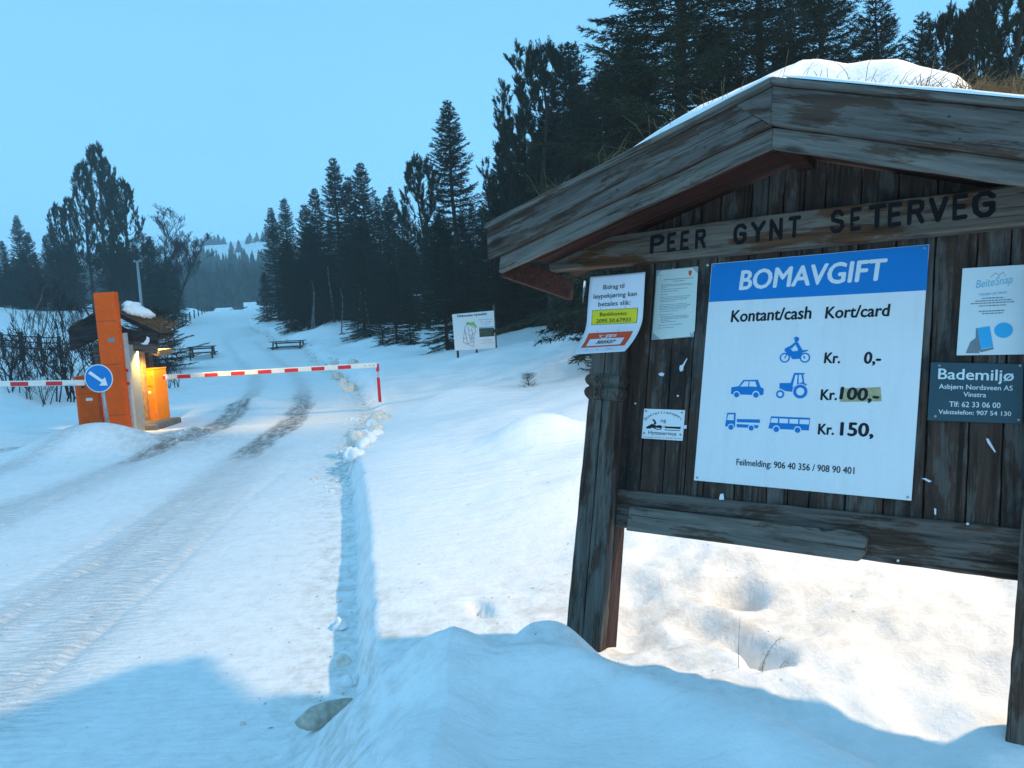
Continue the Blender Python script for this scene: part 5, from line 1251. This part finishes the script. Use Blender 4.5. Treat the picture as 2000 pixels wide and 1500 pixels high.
# posts, machine, back wall
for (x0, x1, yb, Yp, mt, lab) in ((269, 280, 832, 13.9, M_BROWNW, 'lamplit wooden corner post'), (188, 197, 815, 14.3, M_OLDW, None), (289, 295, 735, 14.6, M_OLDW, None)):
    a = atY(x0, 700, Yp); b = atY(x1, 700, Yp); top = atY(x0, 672, Yp)[2]; bot = -.1
    mb = MB(); mb.box(((float(a[0]) + float(b[0])) / 2 - float(g0[0]), Yp - YS, (top + bot) / 2), (float(b[0] - a[0]), .14, float(top - bot))); o = mb.build('post', mt, PS, bevel=.006)
    if lab: o['label'] = lab
mb = MB(); a = lx(205, 700); mb.box((-.22, .95, 1.2), (.55, .03, 1.0)); mb.build('back_wall', M_DARKW, PS)
mb = MB(); a, b = lx(152, 840), lx(318, 840); mb.box(((a[0] + b[0]) / 2 + .16, .28, .03), (b[0] - a[0] - .3, 1.0, .16)); mb.build('plinth', M_ROCK, PS, bevel=.02)
mb = MB(); p = lx(207, 670); mb.prism([(p[0] - .13, p[1] - .05), (p[0] + .12, p[1] - .05), (p[0] + .12, p[1] + .06), (p[0] + .04, p[1] + .06)], .1, .42); mb.build('glowing_soffit', M_GLOW, PS)  # soffit panel under the roof; its lamplight is built in as glow
MC = atY(262, 848, 13.1)
PM = thing('pay_machine', 'grey pay machine standing between orange pillar and wooden post', 'pay machine', (float(MC[0]), 13.15, -.02), math.radians(-28))
mb = MB(); mb.box((0, 0, .78), (.26, .26, 1.62)); mb.build('casing', M_GREYM, PM, bevel=.01)
mb = MB(); mb.box((.05, -.136, 1.05), (.10, .012, .9)); mb.build('dark_screen', M_DARKM, PM, bevel=.004)
mb = MB(); mb.box((.03, -.137, .34), (.15, .014, .42)); mb.build('door', M_METAL, PM, bevel=.006)
mb = MB(); mb.box((-.02, -.138, 1.53), (.10, .01, .08)); mb.build('label', M_WHITE, PM)
mb = MB(); mb.box((-.10, -.138, .9), (.03, .012, 1.3)); mb.build('edge_trim', M_BROWNW, PM)
# curled sheet hanging from the eave
fl = MB(); V = []; q = [lx(x, y, 13.05) for x, y in [(275, 671), (281, 669), (286, 663), (287, 657), (292, 660), (292, 667), (288, 673), (281, 673)]]
fl.prism([(a, b) for a, b in q[::-1]][::1], -.012, .0); o = fl.build('hanging_sheet', M_PAPER, None, bevel=.002); o.location = (float(g0[0]), 13.05, 0); tag(o, 'pale curled sheet hanging from the front of the pay station roof', 'sheet')
# booth lamp light
ld = bpy.data.lights.new('station_lamp', 'SPOT'); lo_ = bpy.data.objects.new('station_lamp', ld); COL.objects.link(lo_)
ld.energy = 560; ld.color = (1, .62, .16); ld.shadow_soft_size = .08; ld.spot_size = math.radians(175); ld.spot_blend = .15
lo_.location = (float(g0[0]) + .66, 13.22, 1.60); lo_.rotation_euler = Vector((.6, -.15, -1.5)).to_track_quat('-Z', 'Y').to_euler()
mb = MB(); mb.tube([(0, 0, .035), (0, 0, .0)], [.05, .07], 14); o = mb.build('lamp_fitting', M_GLOW, PS); o.location = (.66, -.18, 1.63)

# ------------------------------------------------------------------ map sign
q = [atY(x, y, 22) for x, y in [(883, 614), (964.5, 606.4), (968, 680), (888.5, 685)]]
MS = thing('map_sign', 'white sign board with cabin area map and small photo, in the snow before the wood', 'sign', (float(q[3][0]), 22, float(q[3][2])), 0)
O_ = q[3]; MU = (q[2] - q[3]); MV = (q[0] - q[3]); mw, mh = float(np.linalg.norm(MU)), float(np.linalg.norm(MV))
def mq(px_, py_): p = atY(px_, py_, 22); return float(p[0] - O_[0]), float(p[2] - O_[2])
mz = lambda pts: [mq(870 + x * .08, 590 + y * .08) for x, y in pts]
mb = MB(); mb.prism([mq(888.5, 685), mq(968, 680), mq(964.5, 606.4), mq(883, 614)], 0, .02); mb.build('panel', M_WHITE, MS, bevel=.002)
def mtext(b_, x0, y0, x1, y1, cap, bold=.02, mat=M_BLACK):
    a, b = mz([(x0, y0)])[0], mz([(x1, y1)])[0]; put_text(MS, b_, mat, a, b, cap * .08 * 22 / F, lambda u, v: (u, -.003, v), bold)
mtext('Midtstulen hyttefelt', 288, 375, 1015, 310, 55, .03)
for b_, x0, y0, x1, y1, c_ in (('Hytteområde til salgs', 815, 440, 1155, 425, 22), ('fra kr. 1.250 000,-', 845, 500, 1125, 487, 24), ('til 2.250.000,-', 875, 557, 1090, 542, 24), ('Kontakt:', 975, 893, 1060, 889, 14), ('Midtstulen utbygging', 875, 938, 1170, 922, 18), ('tlf. 61 00 00', 945, 972, 1110, 962, 16), ('www hyttefelt', 855, 1015, 1205, 995, 18)):
    mtext(b_, x0, y0, x1, y1, c_, .01, M_GREYP)
mb = MB(); mb.poly(mz([(835, 858), (1200, 830), (1190, 625), (820, 640)]), -.003); mb.build('photo_print', plain('landscape_print', (.035, .065, .045), .5, .3, 0, .7, 7), MS)
mb = MB(); mb.poly(mz([(820, 632), (1185, 618), (1183, 590), (818, 605)]), -.003); mb.build('blue_strip', M_CYANP, MS)
mb = MB(); mb.poly(mz([(500, 560), (520, 480), (600, 500), (700, 480), (720, 540), (780, 600), (750, 640), (690, 580), (560, 540)])[::-1], -.0028); mb.build('green_map_area', plain('pale_green_print', (.30, .48, .12), .6, .3, 0, .2, 20), MS)
mb = MB(); rm = random.Random(1); k = 0
for pl in ([(480, 600), (430, 980), (560, 1040), (690, 1085), (700, 800), (740, 700), (720, 640), (560, 540), (480, 600)], [(470, 650), (500, 800), (540, 1020), (600, 1000), (620, 860), (700, 740)], [(560, 600), (570, 760), (600, 900)], [(640, 640), (660, 780), (640, 1000)], [(480, 760), (520, 780)], [(450, 900), (520, 880)], [(620, 900), (700, 880)], [(640, 980), (690, 960)], [(560, 700), (620, 690)], [(570, 820), (630, 800)]):
    P = mz(pl)
    for a, b in zip(P[:-1], P[1:]):
        dx, dz = b[0] - a[0], b[1] - a[1]; L = math.hypot(dx, dz); nx, nz = -dz / L * .007, dx / L * .007; k += 1
        mb.poly([(a[0] - nx, a[1] - nz), (b[0] - nx, b[1] - nz), (b[0] + nx, b[1] + nz), (a[0] + nx, a[1] + nz)], -.0034 - k * .00002)
mb.build('map_lines', M_GREYP, MS)
for x, y in ((894, 690), (931, 686), (967, 650)):
    p = mq(x, y); tz = (0 if x > 960 else -.0) ; topz = (mh + .02 if x > 960 else .2)
    mb = MB(); mb.box((p[0], .045, topz / 2 - .25), (.07, .05, topz + .9)); mb.build('post', M_FENCE, MS, bevel=.004)

# ------------------------------------------------------------------ snow covered benches
def bench(name, label, x0, x1, yt, Y, rz, legs, h):
    a, b = atY(x0, yt, Y), atY(x1, yt, Y); L = float(b[0] - a[0]); cx_ = float(a[0] + b[0]) / 2; z = float(a[2] + b[2]) / 2
    z = max(z, h1(cx_, Y) + .42); t = thing(name, label, 'picnic table', (cx_, Y, z), rz)
    for j in range(4): mb = MB(); mb.box((0, -.27 + j * .18, 0), (L, .16, .045)); mb.build('tabletop_plank', M_OLDW, t, bevel=.004)
    for j in (-1, 1): mb = MB(); mb.box((0, j * .62, -.33), (L, .2, .045)); mb.build('seat_plank', M_OLDW, t, bevel=.004)
    for s in legs:
        for j in (-1, 1): mb = MB(); mb.tube([(s * L * .40, j * .2, -.02), (s * L * .40, j * .5, -.95)], .05, 5); mb.build('leg', M_OLDW, t)
        mb = MB(); mb.box((s * L * .40, 0, -.36), (.06, 1.3, .10)); mb.build('crossbeam', M_OLDW, t)
    mb = MB(); mb.box((0, 0, -.10), (L * .8, .06, .08)); mb.build('stretcher', M_OLDW, t)
    return t
bench('picnic_table', 'snow bound wooden picnic table left of the road bend', 369, 419, 677, 40, math.radians(12), (-1, 1), .7)
bench('picnic_table', 'longer wooden picnic table right of the road, half buried in snow', 529, 597, 674, 44, math.radians(-5), (-1, 1), .7)

# ------------------------------------------------------------------ lamp pole far left, fences, far cabins
def street_lamp(x, y, hgt, rz, label, arm_l=.9):
    z = h1(x, y); t = thing('street_lamp', label, 'street lamp', (x, y, z - .2), rz)
    mb = MB(); mb.tube([(0, 0, 0), (0, 0, hgt * .4), (0, 0, hgt + .2)], [.085, .075, .055], 12); mb.build('pole', M_METAL, t, smooth=True)
    mb = MB(); mb.tube([(0, 0, hgt + .1), (arm_l * .4, 0, hgt + .28), (arm_l, 0, hgt + .3)], .03, 8); mb.build('arm', M_METAL, t)
    return t
p = atY(268, 511, 36); z = h1(float(p[0]), 36)
LP = thing('lamp_pole', 'thin grey pole with short crossbar behind the pay station', 'pole', (float(p[0]), 36, z - .2))
mb = MB(); Hh = float(p[2]) - z + .2; mb.tube([(0, 0, 0), (0, 0, Hh * .5), (0, 0, Hh)], [.085, .075, .06], 10); mb.build('pole', M_METAL, LP, smooth=True)
mb = MB(); mb.box((0, 0, Hh + .01), (.34, .08, .05)); mb.build('crossbar', M_METAL, LP, bevel=.01)
mb = MB(); mb.box((-.14, 0, Hh + .06), (.03, .06, .08)); mb.box((.14, 0, Hh + .06), (.03, .06, .08)); mb.build('bracket', M_METAL, LP)
# pole just outside the right edge that carries the warm lamp
x_, y_ = LAMP[0] + .9, LAMP[1]
SL = street_lamp(x_, y_, LAMP[2] - h1(x_, y_) - .05, math.pi, 'street lamp on a steel pole beyond the right picture edge')
mb = MB(); mb.box((.98, 0, LAMP[2] - h1(x_, y_) + .36), (.55, .24, .10)); mb.build('head', M_GREYM, SL, bevel=.02)
mb = MB(); mb.box((.98, 0, LAMP[2] - h1(x_, y_) + .30), (.40, .18, .016)); mb.build('lamp_cover', M_GLOW, SL)
ld = bpy.data.lights.new('street_light', 'SPOT'); lo2 = bpy.data.objects.new('street_light', ld); COL.objects.link(lo2)
ld.energy = LAMP_W; ld.color = LAMP_C; ld.shadow_soft_size = .14; ld.spot_size = math.radians(140); ld.spot_blend = .85
lo2.location = LAMP; lo2.rotation_euler = (Vector((-3.2, 6.0, 0)) - Vector(LAMP)).to_track_quat('-Z', 'Y').to_euler()
# wire fence by the far road
FN = thing('wire_fence', 'wire fence of thin wooden posts on the berm left of the far road', 'fence', (0, 0, 0))
fp = []
for x, y, Y in [(338, 618, 60), (347, 620, 64), (355, 620, 66), (362, 617, 69), (370, 615, 73), (379, 613, 78), (387, 611, 84), (394, 609, 90), (399, 607, 96), (403, 605, 102)]:
    p = atY(x, y, Y); X_ = float(p[0]); z = h1(X_, Y); fp.append((X_, Y, z)); mb = MB(); mb.tube([(X_, Y, z - .3), (X_ + .03, Y, z + .9)], .065, 6); mb.build('fence_post', M_FENCE, FN)
for hh in (.4, .8):
    mb = MB(); mb.tube([(a, b, c + hh) for a, b, c in fp], .008, 3); mb.build('wire', M_METAL, FN)
F2 = thing('wire_fence', 'row of short fence posts across the road crest', 'fence', (0, 0, 0)); fp = []
for i in range(11):
    x = 434 + i * 5 + (i * 7 % 3); p = atY(x, 607, 135); X_ = float(p[0]); z = h1(X_, 135); fp.append((X_, 135, z)); mb = MB(); mb.tube([(X_, 135, z - .3), (X_, 135, z + .8)], .07, 5); mb.build('fence_post', M_FENCE, F2)
mb = MB(); mb.tube([(a, b, c + .6) for a, b, c in fp], .01, 3); mb.build('wire', M_METAL, F2)
# rail fence in the left field
RF = thing('rail_fence', 'dark wooden rail fence behind the left thicket', 'fence', (0, 0, 0)); fp = []
for x in (-40, 5, 42, 80, 117):
    p = atY(x, 675, 30); X_ = float(p[0]); z = h1(X_, 30); fp.append((X_, 30, z)); w = .14 if x == 42 else .05
    mb = MB(); mb.box((X_, 30, z + .45), (w, .12, 1.5 if x == 42 else 1.3)); mb.build('fence_post', M_FENCE, RF)
for hh in (.55, .8, 1.02):
    for a, b in zip(fp[:-1], fp[1:]): mb = MB(); mb.tube([(a[0] - .1, a[1] - .1, a[2] + hh), (b[0] + .1, b[1] - .1, b[2] + hh + .03)], .025, 6); mb.build('rail', M_FENCE, RF)
# far cabins
def cabin(label, px_, Y, w, d, h, rh, rz):
    p = atY(px_, 600, Y); X_ = float(p[0]); z = h1(X_, Y); t = thing('cabin', label, 'cabin', (X_, Y, z - .3), rz)
    mb = MB(); mb.box((0, 0, h / 2), (w, d, h)); mb.build('walls', M_DARKW, t)
    for s in (-1, 1):
        mb = MB(); mb.add([(-w / 2 - .4, s * (d / 2 + .4), h - .15), (w / 2 + .4, s * (d / 2 + .4), h - .15), (w / 2 + .4, 0, h + rh), (-w / 2 - .4, 0, h + rh), (-w / 2 - .4, s * (d / 2 + .4), h + .15), (w / 2 + .4, s * (d / 2 + .4), h + .15), (w / 2 + .4, 0, h + rh + .3), (-w / 2 - .4, 0, h + rh + .3)], [(0, 1, 2, 3), (7, 6, 5, 4), (0, 4, 5, 1), (1, 5, 6, 2), (3, 2, 6, 7), (0, 3, 7, 4)]); mb.build('snowy_roof', M_SNOW, t)
    for sx in (-1, 1): mb = MB(); mb.add([(sx * w / 2, -d / 2, h), (sx * w / 2, d / 2, h), (sx * w / 2, 0, h + rh)], [(0, 1, 2)]); mb.build('gable', M_DARKW, t)
    for k in range(2): mb = MB(); mb.box((-w / 4 + k * w / 2, -d / 2 - .02, h * .55), (.8, .04, .8)); mb.build('window', M_DARKM, t)
    return t
cabin('far dark cabin with snow covered roof above the road crest', 437, 150, 2.3, 2.0, 1.3, .25, .1)
cabin('far brown cabin half hidden by the slim spruce', 489, 128, 1.3, 1.6, 1.1, .35, .3)
tree_px('leafless_bush', 'dark bush on the crest left of the far cabin', None, BU_[2], 404, 593, 118, 1.6, 'bush')
# stick in the snow, stalks
p = atY(1030, 710, 12.5); sx_ = float(p[0]); z = h1(sx_, 12.5)
tree('dead_sapling', 'short broken sapling sticking out of the snow right of the map sign', None, spruce_proto(91, .6, .10, .6, .03, 5, .012, .15, .2, .06), sx_, 12.5, .36, 1., 'sapling')
for i, (x, y, Yd, hh, ln, lab) in enumerate([(1445, 1390, 2.75, .22, .05, 'tall dry grass stalk in front of the footprint'), (1475, 1290, 2.95, .20, .5, 'curved dry stalk with drooping head beside the footprint'), (1490, 1400, 2.7, .17, .45, 'short bent dry stalk right of the tall one'), (1065, 1262, 3.0, .09, -.6, 'thin dry straw left of the board post'), (1520, 1380, 2.75, .10, .3, 'small dry flower head on the snow')]):
    p = atY(x, y, Yd); z = h1(float(p[0]), Yd); mb = MB(); rr = random.Random(i)
    for j in range(3 if i in (1, 4) else 1):
        a = ln + j * .2; mb.tube([(a * hh * t * t, j * .003, hh * t * (1 - .3 * t * abs(a))) for t in (0, .25, .5, .75, 1)], [.0014, .0012, .001, .0009, .0006], 3)
    if i in (1, 4, 2):
        for j in range(7): t = .7 + .04 * j; x1, z1_ = ln * hh * t * t, hh * t * (1 - .3 * t * ln); mb.tube([(x1, 0, z1_), (x1 + rr.uniform(-.02, .03), rr.uniform(-.01, .01), z1_ + rr.uniform(-.02, .02))], .0007, 3)
    o = mb.build('dry_stalk', M_GRASS, None); o.location = (float(p[0]), Yd, z - .01); tag(o, lab, 'dry grass', 'dry stalks poking through the snow by the board')

# ------------------------------------------------------------------ lumps of ploughed snow
GLm = 'lumps of ploughed snow along the road edge'
lumps = [(705, 887, .13, 'd', 'largest brownish snow lump in the heap below the barrier tip'), (724, 897, .085, 's', 'upright pointed snow lump right of the brownish one'), (690, 912, .08, 's', 'small white lump at the front of the heap'), (698, 922, .075, 's', 'frontmost lump of the heap by the shadow edge'), (718, 868, .09, 's', 'white lump behind the brownish one'),
         (735, 866, .08, 'd', 'tan lump by the bank wall in the heap'), (728, 850, .09, 's', 'white lump above the heap middle'), (744, 838, .11, 'd', 'yellowish lump at the top of the heap'), (712, 905, .07, 's', 'low lump between the front ones'), (738, 880, .07, 's', 'lump leaning on the bank'),
         (700, 862, .06, 's', 'little lump left in the heap'), (684, 848, .07, 'd', 'single lump left above the heap'), (725, 820, .08, 'd', 'dark crusted lump below the barrier tip'), (735, 815, .07, 'd', 'crusted lump next to the barrier tip'), (695, 818, .06, 's', 'lone white lump on the road near the barrier tip'),
         (662, 1212, .055, 's', 'white lump lying in the blue shadow strip'), (668, 1282, .035, 'd', 'small dirty lump at the bottom of the shadow strip'), (672, 1322, .04, 's', 'white crumb at the mouth of the shadow strip'), (690, 1318, .03, 's', 'second crumb beside the mouth crumb'),
         (660, 735, .18, 'd', 'grey boulder of snow behind the barrier arm'), (668, 745, .12, 'd', 'grey lump below the snow boulder'), (682, 756, .16, 'd', 'flat grey snow slab behind the barrier arm'), (690, 722, .13, 'd', 'grey lump right of the snow boulder')]
for i, (x, y, r, k, lab) in enumerate(lumps):
    p = atz(x, y, .04 if y > 700 else .1)
    if y < 760: p = atz(x, y, .1)
    r *= 1.25 if r > .055 else 1.
    m = lumpy('snow_lump', M_SNOW if k == 's' else M_DSNOW, r * _rd.uniform(.9, 1.2), r * _rd.uniform(.7, 1), r * _rd.uniform(.75, 1.0), 100 + i, .45, 3)
    o = link('snow_lump', m); z = h1(float(p[0]), float(p[1])); o.location = (float(p[0]), float(p[1]), z + r * .12); o.rotation_euler = (_rd.uniform(-.3, .3), _rd.uniform(-.3, .3), _rd.random() * 6.28); tag(o, lab, 'snow lump', GLm)
small = [lumpy('snow_crumb', M_DSNOW if j % 2 else M_SNOW, 1, .8, .6, 300 + j, .5, 2) for j in range(5)]
for i in range(150):
    if i < 60: Y = _rd.uniform(7.5, 14); X_ = float(er(np.array([Y]))[0]) - abs(_rd.gauss(.0, .22)) + .05
    elif i < 110: Y = _rd.uniform(14, 60); X_ = float(er(np.array([Y]))[0]) + _rd.gauss(0.1, .3)
    elif i < 130: Y = _rd.uniform(2.6, 8); X_ = float(er(np.array([Y]))[0]) - abs(_rd.gauss(0, .2)) + .05
    else: Y = 12.3 + _rd.gauss(0, .4); X_ = -5.7 + _rd.gauss(0, .35)
    r = _rd.uniform(.012, .04) * (1 if Y < 20 else 3.5); r = r * .5 if Y < 7 else r
    o = link('snow_crumb', small[i % 5]); o.location = (X_, Y, h1(X_, Y) + r * .1); o.scale = (r, r, r); o.rotation_euler = (0, 0, _rd.random() * 6.28)
    tag(o, 'small crumb of ploughed snow along the foot of the bank', 'snow crumb', 'snow crumbs along the road edges')
# hollow block in the foreground at the road edge
p = atz(640, 1435, .08)
o = link('ice_block', lumpy('ice_block', plain('grey_dirty_ice', (.42, .40, .34), .5, .4, 0, .35, 25, .5), .135, .045, .06, 77, .22, 3)); o.location = (float(p[0]) - .0, float(p[1]) + .03, h1(float(p[0]), float(p[1])) + .02); o.rotation_euler = (0, 0, math.radians(38)); tag(o, 'long slanting slab of dirty ice at the foot of the foreground snow ridge', 'ice slab')

# ------------------------------------------------------------------ air
mh_, nh, bh_ = newmat('haze_air'); nh.nodes.remove(bh_)
pv = nh.nodes.new('ShaderNodeVolumePrincipled'); pv.inputs['Color'].default_value = (.92, .98, 1, 1); pv.inputs['Density'].default_value = .0010; pv.inputs['Anisotropy'].default_value = .2
nh.links.new(pv.outputs[0], nh.nodes['Material Output'].inputs['Volume'])
mb = MB(); x0, x1, y0, y1, z0, z1_ = -1500, 1500, -60, 1200, -12, 110
mb.box(((x0 + x1) / 2, (y0 + y1) / 2, (z0 + z1_) / 2), (x1 - x0, y1 - y0, z1_ - z0)); hz = mb.build('haze', mh_); hz['kind'] = 'stuff'; hz['label'] = 'pale evening haze between the near snow and the far hills'

# bark bits, needles and grit scattered on the snow
mb = MB(); rl2 = random.Random(44)
for i in range(380):
    if i < 120: X_, Y = rl2.uniform(-.7, 2.6), rl2.uniform(2.6, 7)
    elif i < 270: Y = rl2.uniform(2.8, 14); X_ = float(er(np.array([Y]))[0]) - abs(rl2.gauss(0, .35))
    else: Y = rl2.uniform(3, 15); X_ = -Y * .35 + rl2.gauss(-1, 1.6)
    r = rl2.uniform(.0015, .0045) * (1 + Y * .10); a = rl2.random() * 6.28; z = h1(X_, Y) + .002; l_ = r * rl2.uniform(1, 3)
    mb.add([(X_ - l_ * math.cos(a), Y - l_ * math.sin(a), z), (X_ + r * .4 * math.sin(a), Y - r * .4 * math.cos(a), z + .002), (X_ + l_ * math.cos(a), Y + l_ * math.sin(a), z + .001), (X_ - r * .4 * math.sin(a), Y + r * .4 * math.cos(a), z + .003)], [(0, 1, 2), (0, 2, 3)])
o = mb.build('litter', plain('bark_bits', (.16, .12, .085), .9, .1, 0, .4, 40)); tag(o, 'tiny bark bits, needles and grit scattered over the snow', 'litter', kind='stuff')
